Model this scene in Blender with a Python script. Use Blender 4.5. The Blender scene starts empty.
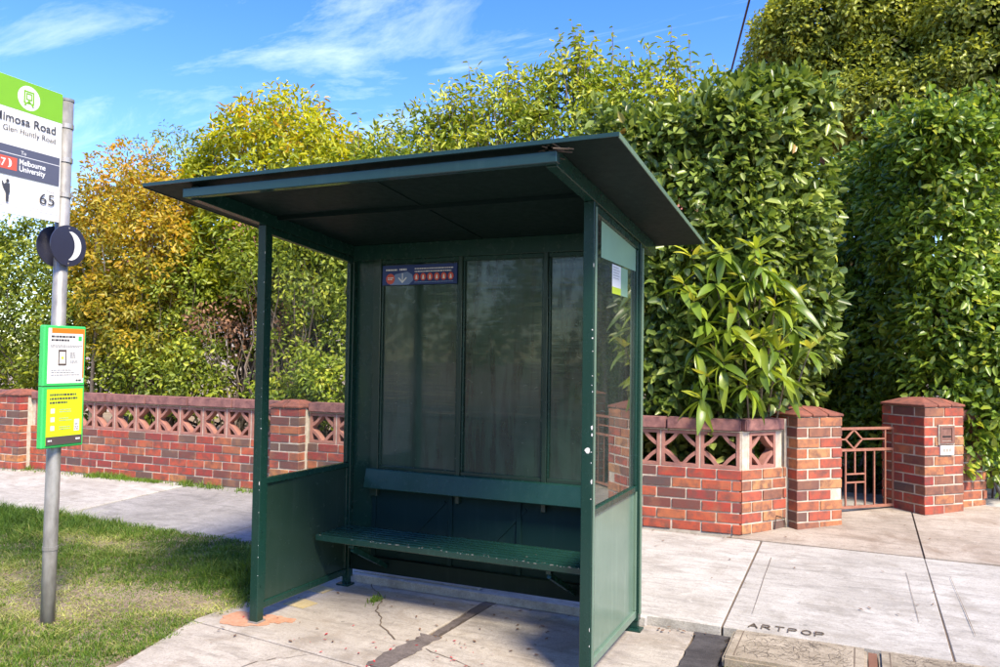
import bpy, bmesh, math, random
import numpy as np
from mathutils import Vector, Matrix
R = math.radians
random.seed(7); rng = np.random.default_rng(11)
scene = bpy.context.scene
col = scene.collection

# ------------------------------------------------------------------ camera
CAM = Vector((3.1199, -3.5220, 1.5047))
yaw, pitch, roll, fpx = -0.4261, 0.0316, 0.0139, 792.45
fw = Vector((math.sin(yaw)*math.cos(pitch), math.cos(yaw)*math.cos(pitch), math.sin(pitch)))
rt = Vector((math.cos(yaw), -math.sin(yaw), 0)); up = rt.cross(fw)
rt2 = rt*math.cos(roll) + up*math.sin(roll); up2 = -rt*math.sin(roll) + up*math.cos(roll)
cd = bpy.data.cameras.new('camera'); cam = bpy.data.objects.new('camera', cd); col.objects.link(cam)
m = Matrix((rt2, up2, -fw)).transposed().to_4x4(); m.translation = CAM
cam.matrix_world = m
cd.sensor_width = 36; cd.lens = fpx/1000*36; cd.clip_start = .05; cd.clip_end = 2000
scene.camera = cam
# ------------------------------------------------------------------ sky, sun, exposure
SUN_EL, SUN_A = 51.0, 36.0          # sun stands to the right, a little to the street side
sd = Vector((math.cos(R(SUN_A))*math.cos(R(SUN_EL)), -math.sin(R(SUN_A))*math.cos(R(SUN_EL)), math.sin(R(SUN_EL))))
world = bpy.data.worlds.new('World'); scene.world = world; world.use_nodes = True
wn, wl = world.node_tree.nodes, world.node_tree.links
wn.clear()
sky = wn.new('ShaderNodeTexSky'); sky.sky_type = 'NISHITA'; sky.sun_disc = False
sky.sun_elevation = R(SUN_EL); sky.sun_rotation = math.atan2(sd.x, sd.y)
sky.air_density = 1.1; sky.dust_density = .4; sky.ozone_density = 3.0
tc = wn.new('ShaderNodeTexCoord'); sep = wn.new('ShaderNodeSeparateXYZ'); wl.new(tc.outputs['Generated'], sep.inputs[0])
def wmath(op, a, b=None, clamp=False):
    n = wn.new('ShaderNodeMath'); n.operation = op; n.use_clamp = clamp
    for i, v in enumerate((a, b)):
        if v is None: continue
        if isinstance(v, (int, float)): n.inputs[i].default_value = v
        else: wl.new(v, n.inputs[i])
    return n.outputs[0]
zz = wmath('ADD', wmath('MAXIMUM', sep.outputs[2], 0.0), .12)
cmb = wn.new('ShaderNodeCombineXYZ')
wl.new(wmath('DIVIDE', sep.outputs[0], zz), cmb.inputs[0]); wl.new(wmath('DIVIDE', sep.outputs[1], zz), cmb.inputs[1])
mp = wn.new('ShaderNodeMapping'); mp.inputs['Rotation'].default_value = (0, 0, R(-20)); mp.inputs['Scale'].default_value = (.7, 2.0, 1); mp.inputs['Location'].default_value = (11.7, 5.2, 0)
wl.new(cmb.outputs[0], mp.inputs[0])
nz = wn.new('ShaderNodeTexNoise'); nz.inputs['Scale'].default_value = 1.3; nz.inputs['Detail'].default_value = 9; nz.inputs['Roughness'].default_value = .66; nz.inputs['Distortion'].default_value = .7
wl.new(mp.outputs[0], nz.inputs['Vector'])
cr = wn.new('ShaderNodeValToRGB'); cr.color_ramp.elements[0].position = .50; cr.color_ramp.elements[1].position = .98
cr.color_ramp.elements[0].color = (0, 0, 0, 1); cr.color_ramp.elements[1].color = (.72, .72, .72, 1)
wl.new(nz.outputs['Fac'], cr.inputs[0])
mx = wn.new('ShaderNodeMix'); mx.data_type = 'RGBA'; mx.inputs['B'].default_value = (5.2, 5.5, 5.9, 1)
hs = wn.new('ShaderNodeHueSaturation'); hs.inputs['Saturation'].default_value = 1.36; hs.inputs['Value'].default_value = .88; hs.inputs['Hue'].default_value = .522
wl.new(sky.outputs[0], hs.inputs['Color'])
wl.new(cr.outputs[0], mx.inputs['Factor']); wl.new(hs.outputs[0], mx.inputs['A'])
bg = wn.new('ShaderNodeBackground'); bg.inputs[1].default_value = .15
wo = wn.new('ShaderNodeOutputWorld'); wl.new(mx.outputs['Result'], bg.inputs[0]); wl.new(bg.outputs[0], wo.inputs[0])
sl = bpy.data.lights.new('sun', 'SUN'); sl.energy = 3.2; sl.angle = R(14); sl.color = (1, .88, .70)
so = bpy.data.objects.new('sun', sl); col.objects.link(so); so.rotation_euler = sd.to_track_quat('Z', 'Y').to_euler(); so.location = sd*40
scene.view_settings.view_transform = 'Standard'; scene.view_settings.look = 'None'
scene.view_settings.exposure = 1.5; scene.view_settings.gamma = 1
scene.render.engine = 'CYCLES'

# ------------------------------------------------------------------ helpers
def tag(o, label=None, cat=None, group=None, kind=None):
    if label: o['label'] = label
    if cat: o['category'] = cat
    if group: o['group'] = group
    if kind: o['kind'] = kind
    return o
def empty(name, loc=(0, 0, 0), rz=0, parent=None):
    o = bpy.data.objects.new(name, None); col.objects.link(o); o.location = loc; o.rotation_euler = (0, 0, rz)
    o.empty_display_size = .1
    if parent: o.parent = parent
    return o
def link(name, me, parent=None, mat=None, smooth=False):
    if mat and not me.materials: me.materials.append(mat)
    o = bpy.data.objects.new(name, me); col.objects.link(o)
    if parent: o.parent = parent
    if smooth: me.polygons.foreach_set('use_smooth', [True]*len(me.polygons))
    return o
class MB:
    def __init__(s): s.v = []; s.f = []
    def add(s, v, f):
        n = len(s.v); s.v += [tuple(p) for p in v]; s.f += [tuple(i+n for i in q) for q in f]; return s
    def box(s, x0, x1, y0, y1, z0, z1):
        return s.add([(x0,y0,z0),(x1,y0,z0),(x1,y1,z0),(x0,y1,z0),(x0,y0,z1),(x1,y0,z1),(x1,y1,z1),(x0,y1,z1)],
            [(0,3,2,1),(4,5,6,7),(0,1,5,4),(1,2,6,5),(2,3,7,6),(3,0,4,7)])
    def prism(s, pts, z0, z1):      # pts ccw in plan, z may be callables
        n = len(pts); a = z0 if callable(z0) else (lambda x, y: z0); b = z1 if callable(z1) else (lambda x, y: z1)
        v = [(x, y, a(x, y)) for x, y in pts] + [(x, y, b(x, y)) for x, y in pts]
        return s.add(v, [tuple(range(n-1, -1, -1)), tuple(range(n, 2*n))] + [(i, (i+1) % n, n+(i+1) % n, n+i) for i in range(n)])
    def tube(s, pts, rad, n=8, cap=True):
        pts = [Vector(p) for p in pts]; rad = rad if isinstance(rad, (list, tuple)) else [rad]*len(pts)
        v = []; f = []
        for i, p in enumerate(pts):
            t = (pts[min(i+1, len(pts)-1)] - pts[max(i-1, 0)]).normalized()
            a = t.cross(Vector((0, 0, 1)) if abs(t.z) < .9 else Vector((1, 0, 0))).normalized(); b = t.cross(a)
            for k in range(n):
                q = 2*math.pi*k/n; v.append(p + (a*math.cos(q) + b*math.sin(q))*rad[i])
        for i in range(len(pts)-1):
            for k in range(n): f.append((i*n+k, i*n+(k+1) % n, (i+1)*n+(k+1) % n, (i+1)*n+k))
        if cap: f.append(tuple(range(n-1, -1, -1))); f.append(tuple(range((len(pts)-1)*n, len(pts)*n)))
        return s.add(v, f)
    def bar(s, a, b, w, h):         # square bar between two points
        a, b = Vector(a), Vector(b); t = (b-a).normalized()
        x = t.cross(Vector((0, 0, 1)) if abs(t.z) < .95 else Vector((0, 1, 0))).normalized(); y = x.cross(t)
        v = [p + x*i*w/2 + y*j*h/2 for p in (a, b) for i, j in ((-1,-1),(1,-1),(1,1),(-1,1))]
        return s.add(v, [(0,1,2,3),(7,6,5,4),(0,4,5,1),(1,5,6,2),(2,6,7,3),(3,7,4,0)])
    def mesh(s, name, bevel=0, seg=1):
        me = bpy.data.meshes.new(name); me.from_pydata(s.v, [], s.f)
        bm = bmesh.new(); bm.from_mesh(me)
        bmesh.ops.recalc_face_normals(bm, faces=bm.faces)
        if bevel: bmesh.ops.bevel(bm, geom=list(bm.edges), offset=bevel, segments=seg, affect='EDGES', clamp_overlap=True)
        bm.to_mesh(me); bm.free(); return me
    def build(s, name, mat, parent=None, bevel=0, smooth=False, seg=1):
        return link(name, s.mesh(name, bevel, seg), parent, mat, smooth)

# ------------------------------------------------------------------ materials
class NT:
    def __init__(s, name):
        s.m = bpy.data.materials.new(name); s.m.use_nodes = True; s.n = s.m.node_tree.nodes; s.l = s.m.node_tree.links
        s.n.clear(); s.out = s.n.new('ShaderNodeOutputMaterial'); s.b = s.n.new('ShaderNodeBsdfPrincipled'); s.l.new(s.b.outputs[0], s.out.inputs[0])
        s.tc = s.n.new('ShaderNodeTexCoord')
    def set(s, inp, v):
        if hasattr(v, 'is_output'): s.l.new(v, inp)
        elif isinstance(v, (tuple, list)): inp.default_value = (*v[:3], 1) if len(inp.default_value) == 4 else v
        else: inp.default_value = v
    def pos(s, scale=(1, 1, 1), kind='Object', rot=(0, 0, 0)):
        if kind == 'World':
            g = s.n.new('ShaderNodeNewGeometry'); src = g.outputs['Position']
        else: src = s.tc.outputs[kind]
        q = s.n.new('ShaderNodeMapping'); q.inputs['Scale'].default_value = scale; q.inputs['Rotation'].default_value = rot; s.l.new(src, q.inputs[0]); return q.outputs[0]
    def noise(s, scale, detail=4, rough=.55, vec=None, dist=0):
        q = s.n.new('ShaderNodeTexNoise'); q.inputs['Scale'].default_value = scale; q.inputs['Detail'].default_value = detail
        q.inputs['Roughness'].default_value = rough; q.inputs['Distortion'].default_value = dist
        s.l.new(vec if vec is not None else s.pos(kind='World'), q.inputs['Vector']); return q.outputs['Fac']
    def vor(s, scale, vec=None, feature='F1'):
        q = s.n.new('ShaderNodeTexVoronoi'); q.feature = feature; q.inputs['Scale'].default_value = scale
        s.l.new(vec if vec is not None else s.pos(kind='World'), q.inputs['Vector']); return q.outputs['Distance']
    def ramp(s, fac, stops, interp='LINEAR'):
        q = s.n.new('ShaderNodeValToRGB'); e = q.color_ramp.elements; q.color_ramp.interpolation = interp
        while len(e) < len(stops): e.new(.5)
        for a, (p, c) in zip(e, stops): a.position = p; a.color = (*c, 1) if isinstance(c, (tuple, list)) else (c, c, c, 1)
        s.l.new(fac, q.inputs[0]); return q.outputs[0]
    def mix(s, fac, a, b, mode='MIX'):
        q = s.n.new('ShaderNodeMix'); q.data_type = 'RGBA'; q.blend_type = mode
        s.set(q.inputs['Factor'], fac); s.set(q.inputs['A'], a); s.set(q.inputs['B'], b); return q.outputs['Result']
    def math(s, op, a, b=0.0):
        q = s.n.new('ShaderNodeMath'); q.operation = op; s.set(q.inputs[0], a); s.set(q.inputs[1], b); return q.outputs[0]
    def bump(s, h, strength=.3, dist=.01):
        q = s.n.new('ShaderNodeBump'); q.inputs['Strength'].default_value = strength; q.inputs['Distance'].default_value = dist
        s.l.new(h, q.inputs['Height']); s.l.new(q.outputs[0], s.b.inputs['Normal']); return q.outputs[0]
    def rnd(s): return s.n.new('ShaderNodeObjectInfo').outputs['Random']
    def attr(s, name): q = s.n.new('ShaderNodeAttribute'); q.attribute_name = name; return q.outputs['Fac']
    def c(s, v): s.set(s.b.inputs['Base Color'], v); return s
    def p(s, **k):
        for a, v in k.items(): s.set(s.b.inputs[{'rough': 'Roughness', 'metal': 'Metallic', 'spec': 'Specular IOR Level', 'coat': 'Coat Weight'}[a]], v)
        return s
def plain(name, c, rough=.5, metal=0, var=.06):
    t = NT(name); n = t.noise(9, 5)
    t.c(t.mix(n, tuple(x*(1-var*2) for x in c), tuple(min(1, x*(1+var*2)) for x in c))).p(rough=rough, metal=metal); return t.m

def paint(name, dark, light, rough=(.22, .5), chips=.76, fade=.5):
    t = NT(name)
    n1 = t.noise(2.2, 6, .6); n2 = t.noise(26, 6, .65); st = t.noise(3, 5, .6, t.pos((9, 9, .8), 'World'))
    base = t.mix(t.ramp(n1, [(.35, 0), (.75, fade)]), dark, light)
    base = t.mix(t.ramp(st, [(.55, 0), (.85, .22)]), base, tuple(min(1, x*1.5+.03) for x in light))
    ch = t.ramp(t.noise(55, 3, .5), [(chips-.015, 0), (chips+.01, 1)])
    base = t.mix(ch, base, (.42, .45, .4))
    dirt = t.ramp(n2, [(.55, 0), (.85, .35)])
    base = t.mix(dirt, base, tuple(x*.6+.004 for x in dark))
    t.c(base); t.p(spec=.35 if rough[0] < .5 else .12, rough=t.ramp(n2, [(.3, rough[0]), (.75, rough[1])]))
    t.bump(t.math('ADD', t.math('MULTIPLY', n2, .3), t.math('MULTIPLY', n1, .4)), .03, .01); return t.m
M = {}
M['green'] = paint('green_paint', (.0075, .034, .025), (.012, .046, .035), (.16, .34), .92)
M['green_lit'] = paint('green_paint_sunlit', (.11, .175, .125), (.17, .24, .18), (.12, .28), .92, .6)  # paler copy of the green, sunlight and glare put into the colour
M['green_sheet'] = paint('green_sheet_paint', (.015, .035, .025), (.027, .050, .039), (.12, .32), .92, .7)
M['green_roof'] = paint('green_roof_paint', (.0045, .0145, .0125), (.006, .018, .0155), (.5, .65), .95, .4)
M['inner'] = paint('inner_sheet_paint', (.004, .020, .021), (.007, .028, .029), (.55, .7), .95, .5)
M['beam'] = paint('beam_paint', (.016, .045, .047), (.022, .056, .058), (.12, .22), .95, .4)
M['bench'] = paint('bench_paint', (.009, .040, .030), (.018, .062, .050), (.16, .34), .88, .6)

t = NT('back_panel_gloss')       # old glossy sheet, grimy and scratched, street glare painted in as haze
n1 = t.noise(1.6, 7, .62, t.pos((1.6, 1, 1), 'World'), .4); n2 = t.noise(30, 5, .6); n3 = t.noise(2.2, 6, .6, t.pos((7, 7, .7), 'World'), .3)
gr = t.ramp(n1, [(.40, (.014, .040, .025)), (.58, (.027, .060, .040)), (.78, (.055, .088, .066))])
gr = t.mix(t.ramp(n3, [(.49, 0), (.58, .75)]), gr, (.005, .015, .010))
gr = t.mix(t.ramp(t.noise(9, 6, .7, t.pos((5, 5, .9), 'World'), .4), [(.58, 0), (.74, .35)]), gr, (.075, .10, .085))
glare = t.noise(1.1, 5, .6, t.pos((1.3, 1, .8), 'World'), .5)
gr = t.mix(t.ramp(glare, [(.44, 0), (.64, .7)]), gr, (.046, .070, .056))
sc = t.noise(7, 2, .4, t.pos((1.4, 1, 2.6), 'World', (.6, .9, .3)), 3.5)
gr = t.mix(t.ramp(sc, [(.742, 0), (.752, .45)]), gr, (.16, .20, .17))
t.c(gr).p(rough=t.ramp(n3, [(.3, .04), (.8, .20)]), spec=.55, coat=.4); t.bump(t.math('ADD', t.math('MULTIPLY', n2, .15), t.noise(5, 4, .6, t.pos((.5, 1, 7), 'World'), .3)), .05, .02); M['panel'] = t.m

def glass(name, dirt=.022, tint=(.97, .985, .975)):
    t = NT(name); t.n.remove(t.b)
    tr = t.n.new('ShaderNodeBsdfTransparent'); tr.inputs[0].default_value = (*tint, 1)
    gl = t.n.new('ShaderNodeBsdfGlossy'); gl.inputs['Roughness'].default_value = .015
    fr = t.n.new('ShaderNodeFresnel'); fr.inputs[0].default_value = 1.5
    m1 = t.n.new('ShaderNodeMixShader'); ge = t.n.new('ShaderNodeNewGeometry'); t.l.new(t.math('MULTIPLY', t.math('MINIMUM', t.math('MULTIPLY', fr.outputs[0], 1.75), .97), t.math('SUBTRACT', 1.0, ge.outputs['Backfacing'])), m1.inputs[0]); t.l.new(tr.outputs[0], m1.inputs[1]); t.l.new(gl.outputs[0], m1.inputs[2])
    df = t.n.new('ShaderNodeBsdfDiffuse'); df.inputs[0].default_value = (.45, .45, .42, 1)
    m2 = t.n.new('ShaderNodeMixShader'); st = t.noise(5, 7, .7, t.pos((4, 4, .7), 'World'))
    t.l.new(t.ramp(st, [(.35, dirt*.3), (.75, dirt*2)]), m2.inputs[0]); t.l.new(m1.outputs[0], m2.inputs[1]); t.l.new(df.outputs[0], m2.inputs[2])
    t.l.new(m2.outputs[0], t.out.inputs[0]); return t.m
M['glass'] = glass('shelter_glass')

def concrete(name, a, b, stain, sc=1.0, rough=.85, spots=1.0):
    t = NT(name); r = t.rnd()
    w = t.pos(kind='World')
    n1 = t.noise(1.3*sc, 8, .68, w, .4); n2 = t.noise(70, 4, .65, w); n3 = t.noise(3.2*sc, 9, .7, w, .6); n4 = t.noise(260, 2, .5, w)
    n5 = t.noise(3.0, 9, .72, t.pos((1, 4.5, 1), 'World', (0, 0, .06)), .6); n6 = t.noise(11, 7, .7, w, .3)
    c = t.mix(t.ramp(n1, [(.36, 0), (.62, 1)]), a, b)
    c = t.mix(t.ramp(n3, [(.50, 0), (.66, .75)]), c, stain)
    c = t.mix(t.ramp(n5, [(.48, 0), (.66, .75)]), c, tuple(x*.64 for x in a))
    c = t.mix(t.ramp(n6, [(.56, 0), (.72, .5)]), c, tuple(min(1, x*1.25) for x in b))
    c = t.mix(t.ramp(n6, [(.30, .55), (.42, 0)]), c, tuple(x*.55 for x in a))
    c = t.mix(t.ramp(n4, [(.36, .35*spots), (.5, 0)]), c, tuple(x*.45 for x in a))
    c = t.mix(t.ramp(n2, [(.32, .4*spots), (.5, 0)]), c, tuple(x*.5 for x in a))
    gum = t.vor(4.3, w)
    c = t.mix(t.ramp(gum, [(.045, .55*spots), (.06, 0)]), c, tuple(x*.45 for x in a))
    c = t.mix(.85, c, t.ramp(r, [(0, .86), (1, 1.0)]), 'MULTIPLY')
    t.c(c).p(rough=rough, spec=.25); t.bump(t.math('ADD', t.math('ADD', n2, t.math('MULTIPLY', n4, .6)), t.math('MULTIPLY', n6, .8)), .4, .006); return t.m
M['slab'] = concrete('slab_concrete', (.36, .318, .265), (.50, .452, .385), (.28, .228, .17))
M['path'] = concrete('path_concrete', (.395, .370, .325), (.545, .518, .465), (.30, .27, .222))
M['path_old'] = concrete('old_path_concrete', (.27, .258, .238), (.37, .355, .33), (.20, .19, .175))
M['kerb'] = concrete('cast_block_concrete', (.30, .25, .18), (.42, .36, .27), (.22, .18, .12), 2)
M['apron'] = concrete('apron_concrete', (.34, .285, .225), (.47, .41, .34), (.23, .17, .12))
M['asphalt'] = concrete('asphalt', (.05, .046, .046), (.085, .078, .076), (.04, .036, .036), 2)
M['road'] = concrete('road_asphalt', (.10, .098, .096), (.15, .147, .144), (.085, .083, .08), 1)
M['patch'] = concrete('asphalt_patch', (.13, .108, .098), (.19, .16, .145), (.09, .075, .068), 3)
M['soil'] = concrete('soil', (.21, .16, .11), (.32, .25, .175), (.38, .31, .21), 1.5)
M['dirt_joint'] = plain('joint_dirt', (.13, .095, .065), .95, var=.3)
M['rust_gap'] = plain('rusty_gap_fill', (.16, .075, .045), .95, var=.2)

REDS = [(0, (.38, .052, .030)), (.20, (.43, .080, .040)), (.38, (.28, .042, .034)), (.50, (.40, .12, .05)), (.57, (.16, .05, .04)), (.66, (.42, .085, .038)), (.84, (.095, .062, .058)), (.92, (.14, .082, .062)), (.97, (.46, .19, .065))]
WARM = [(0, (.38, .11, .05)), (.20, (.44, .17, .07)), (.36, (.36, .070, .04)), (.50, (.26, .105, .06)), (.62, (.46, .22, .09)), (.72, (.18, .08, .055)), (.82, (.40, .085, .045)), (.95, (.13, .085, .065))]  # oranger bricks for sun-facing faces, the sunlight is put into their colour
def brick_mat(name, stops):
    t = NT(name); r = t.rnd(); w = t.pos(kind='World')
    c = t.ramp(r, stops, 'CONSTANT')
    n1 = t.noise(14, 5, .65, w); n2 = t.noise(120, 3, .6, w); n3 = t.noise(5, 4, .6, w)
    c = t.mix(t.ramp(n1, [(.40, 0), (.66, .85)]), c, (.13, .06, .048))
    c = t.mix(t.ramp(n3, [(.52, 0), (.78, .5)]), c, (.44, .20, .09))
    c = t.mix(t.ramp(n2, [(.66, 0), (.80, .3)]), c, (.46, .34, .25))
    t.c(c).p(rough=.82); t.bump(t.math('ADD', n2, n1), .4, .006); return t.m
M['brick'] = brick_mat('brick', REDS); M['brick_sunlit'] = brick_mat('brick_sunlit', WARM)
def rough_mat(name, a, b, sc=20, rough=.9, bump=.4):
    t = NT(name); w = t.pos(kind='World'); n1 = t.noise(sc, 6, .65, w); n2 = t.noise(sc*7, 3, .6, w)
    c = t.mix(t.ramp(n1, [(.35, 0), (.68, 1)]), a, b); c = t.mix(t.ramp(n2, [(.6, 0), (.8, .35)]), c, tuple(x*.5 for x in a))
    t.c(c).p(rough=rough); t.bump(t.math('ADD', n1, n2), bump, .006); return t.m
M['mortar'] = rough_mat('mortar', (.42, .36, .275), (.62, .55, .45), 18)
M['breeze'] = rough_mat('breeze_block', (.28, .125, .095), (.40, .19, .145), 9)
M['coping'] = rough_mat('coping', (.15, .065, .062), (.33, .155, .13), 14)
M['cap'] = rough_mat('cap_brick', (.13, .048, .034), (.29, .095, .058), 14)
M['rustmetal'] = rough_mat('pink_gate_paint', (.27, .11, .07), (.38, .17, .115), 25, .6, .2)
M['bark'] = rough_mat('bark', (.085, .06, .042), (.17, .13, .095), 22)
M['bark_pale'] = rough_mat('pale_bark', (.15, .12, .085), (.27, .215, .16), 22)
M['galv'] = NT('galvanised_steel'); t = M['galv']; n = t.noise(20, 5, .6, t.pos((1, 1, .4), 'World'))
t.c(t.ramp(n, [(.3, (.20, .195, .18)), (.7, (.36, .35, .325))])).p(rough=t.ramp(n, [(.3, .35), (.7, .5)]), metal=.3); M['galv'] = t.m
M['band'] = plain('steel_band', (.5, .44, .36), .35, .6)
M['white'] = plain('white_enamel', (.74, .74, .72), .35, var=.03)
M['cream'] = plain('cream_enamel', (.74, .72, .67), .35, var=.03)
M['sgreen'] = plain('sign_green', (.18, .42, .008), .35, var=.03)
M['slate'] = plain('sign_slate', (.085, .088, .125), .4, var=.03)
M['navy'] = plain('disc_navy', (.030, .032, .055), .35, var=.05)
M['red'] = plain('sign_red', (.62, .09, .05), .4, var=.03)
M['ink'] = plain('ink', (.045, .045, .055), .5)
M['grey_ink'] = plain('grey_ink', (.35, .35, .36), .5)
M['case_green'] = plain('case_green', (.05, .52, .12), .35, var=.05)
M['yellow'] = plain('poster_yellow', (.60, .78, .02), .4, var=.02)
M['orange'] = plain('poster_orange', (.82, .20, .02), .4, var=.03)
M['brown_ink'] = plain('poster_brown', (.085, .065, .06), .5)
M['blue'] = plain('notice_blue', (.012, .035, .16), .4, var=.05)
M['pale_blue'] = plain('notice_pale_blue', (.16, .24, .42), .4)
M['film'] = plain('film_green', (.24, .40, .28), .25)
M['lime'] = plain('lime_ink', (.5, .62, .03), .4)
M['letterbox'] = rough_mat('letterbox_metal', (.16, .075, .055), (.24, .12, .09), 20, .5, .1)
M['dark'] = plain('dark_hollow', (.012, .011, .011), .9)
M['cable'] = plain('cable_black', (.02, .02, .02), .6)
M['paint_orange'] = rough_mat('orange_ground_paint', (.40, .19, .10), (.50, .28, .18), 30)
M['paint_yellow'] = rough_mat('yellow_ground_paint', (.44, .34, .14), (.50, .41, .24), 60)
M['petal'] = plain('red_petal', (.42, .03, .035), .6, var=.3)
M['litter'] = plain('dry_leaf', (.16, .085, .045), .8, var=.35)
M['render_wall'] = rough_mat('house_render', (.55, .47, .42), (.64, .56, .50), 3, .9, .1)
M['rooftile'] = rough_mat('roof_tile', (.26, .09, .06), (.34, .13, .085), 3)
M['pane'] = plain('window_pane', (.04, .05, .055), .08)

def leaf_mat(name, stops, rough=.42, trans=.33, spec=.4):
    t = NT(name); a = t.attr('lv')
    c = t.ramp(a, stops); n = t.noise(2.0, 3, .5, t.pos(kind='World'))
    c = t.mix(t.ramp(n, [(.35, .25), (.65, 0)]), c, tuple(x*.6 for x in stops[0][1]))
    t.c(c).p(rough=rough, spec=spec)
    tl = t.n.new('ShaderNodeBsdfTranslucent'); t.l.new(t.mix(.6, c, (1.5, 1.4, .5), 'MULTIPLY'), tl.inputs[0])
    ms = t.n.new('ShaderNodeMixShader'); ms.inputs[0].default_value = trans
    t.l.new(t.b.outputs[0], ms.inputs[1]); t.l.new(tl.outputs[0], ms.inputs[2]); t.l.new(ms.outputs[0], t.out.inputs[0]); return t.m
LM = {
 'hedge': leaf_mat('leaf_hedge', [(0, (0.044, 0.078, 0.013)), (.3, (0.118, 0.187, 0.032)), (.6, (0.228, 0.307, 0.055)), (.85, (0.372, 0.450, 0.100)), (.97, (0.497, 0.540, 0.137)), (1, (0.497, 0.134, 0.053))], rough=.34, spec=.5),
 'tall': leaf_mat('leaf_tall_hedge', [(0, (0.079, 0.126, 0.012)), (.4, (0.215, 0.307, 0.024)), (.75, (0.406, 0.479, 0.041)), (.93, (0.620, 0.600, 0.061)), (1, (0.620, 0.600, 0.073))]),
 'gold': leaf_mat('leaf_gold', [(0, (0.090, 0.146, 0.010)), (.35, (0.232, 0.299, 0.016)), (.7, (0.535, 0.530, 0.020)), (.9, (0.620, 0.600, 0.020)), (1, (0.620, 0.376, 0.020))], trans=.4),
 'orange': leaf_mat('leaf_orange', [(0, (.16, .19, .025)), (.3, (.38, .34, .03)), (.55, (.60, .42, .03)), (.8, (.62, .33, .028)), (1, (.56, .22, .02))], trans=.45),
 'dark': leaf_mat('leaf_dark_green', [(0, (0.057, 0.096, 0.010)), (.5, (0.174, 0.232, 0.020)), (.85, (0.380, 0.408, 0.034)), (1, (0.620, 0.600, 0.037))]),
 'mid': leaf_mat('leaf_mid_green', [(0, (0.079, 0.124, 0.013)), (.45, (0.227, 0.297, 0.028)), (.8, (0.451, 0.495, 0.046)), (1, (0.620, 0.600, 0.065))]),
 'rust': leaf_mat('leaf_rusty', [(0, (0.130, 0.065, 0.036)), (.5, (0.288, 0.144, 0.079)), (1, (0.432, 0.245, 0.130))]),
 'gloss': leaf_mat('leaf_glossy', [(0, (0.065, 0.117, 0.015)), (.4, (0.164, 0.271, 0.035)), (.75, (0.354, 0.464, 0.056)), (.95, (0.620, 0.600, 0.085)), (1, (0.620, 0.600, 0.099))], rough=.33, spec=.5),
 'far': leaf_mat('leaf_far', [(0, (0.095, 0.132, 0.021)), (.4, (0.227, 0.273, 0.040)), (.75, (0.454, 0.486, 0.060)), (1, (0.620, 0.600, 0.068))]),
 'long': leaf_mat('leaf_long', [(0, (0.058, 0.116, 0.013)), (.5, (0.194, 0.294, 0.031)), (.85, (0.463, 0.536, 0.044)), (1, (0.620, 0.600, 0.077))], rough=.35, spec=.5),
 'fern': leaf_mat('leaf_fern', [(0, (0.016, 0.046, 0.010)), (.6, (0.039, 0.098, 0.019)), (1, (0.091, 0.182, 0.039))]),
 'grass': leaf_mat('grass_blade', [(0, (0.052, 0.114, 0.013)), (.35, (0.113, 0.211, 0.019)), (.6, (0.195, 0.290, 0.032)), (.72, (0.359, 0.352, 0.083)), (1, (0.571, 0.581, 0.202))], rough=.6, trans=.3),
}

# ------------------------------------------------------------------ leaf clouds
def unit(a): return a/np.maximum(np.linalg.norm(a, axis=-1, keepdims=True), 1e-9)
def leaf_cloud(name, P, D, N, L, W, lv, mat, parent, fold=.25, droop=.12):
    n = len(P); D = unit(D); N = unit(N - (N*D).sum(1, keepdims=True)*D); S = np.cross(D, N)
    L = np.broadcast_to(L, (n,))[:, None]; W = np.broadcast_to(W, (n,))[:, None]
    def pt(a, b, h): return P + D*L*a + S*W*b + N*(W*h)
    dn = -droop*L/np.maximum(W, 1e-6)
    V = np.stack([pt(0, 0, 0), pt(.30, .46, fold*.8), pt(.68, .40, fold*.7+dn*.35), pt(1, 0, dn), pt(.68, -.40, fold*.7+dn*.35), pt(.30, -.46, fold*.8)], 1).reshape(-1, 3)
    base = (np.arange(n)*6)[:, None]
    F = np.concatenate([base+[0, 1, 2, 3], base+[0, 3, 4, 5]], 1).reshape(-1)
    me = bpy.data.meshes.new(name); me.vertices.add(len(V)); me.vertices.foreach_set('co', V.astype(np.float32).ravel())
    me.loops.add(len(F)); me.loops.foreach_set('vertex_index', F.astype(np.int32))
    me.polygons.add(2*n); me.polygons.foreach_set('loop_start', np.arange(0, 8*n, 4, dtype=np.int32)); me.polygons.foreach_set('loop_total', np.full(2*n, 4, np.int32))
    at = me.attributes.new('lv', 'FLOAT', 'FACE'); at.data.foreach_set('value', np.repeat(np.clip(lv, 0, 1), 2).astype(np.float32))
    me.update(calc_edges=True); me.validate()
    return link(name, me, parent, mat)
def rdir(n): return unit(rng.normal(size=(n, 3)))
def clumps_to_leaves(C, Rc, out, n_per, upb=.35, outb=.6, jitter=.9):
    """leaves on the outside of many small twig clumps: C centres, Rc radii, out outward directions"""
    k = len(C); idx = np.repeat(np.arange(k), n_per)
    u = rdir(len(idx)); u = unit(u + out[idx]*.55)
    r = Rc[idx]*(rng.random(len(idx))**.45)
    P = C[idx] + u*r[:, None]
    D = unit(u*.7 + out[idx]*outb*.5 + rdir(len(idx))*jitter + np.array([0, 0, -.25]))
    N = unit(out[idx]*outb + np.array([0, 0, upb]) + u*.4 + rdir(len(idx))*.55)
    return P, D, N, idx
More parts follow.
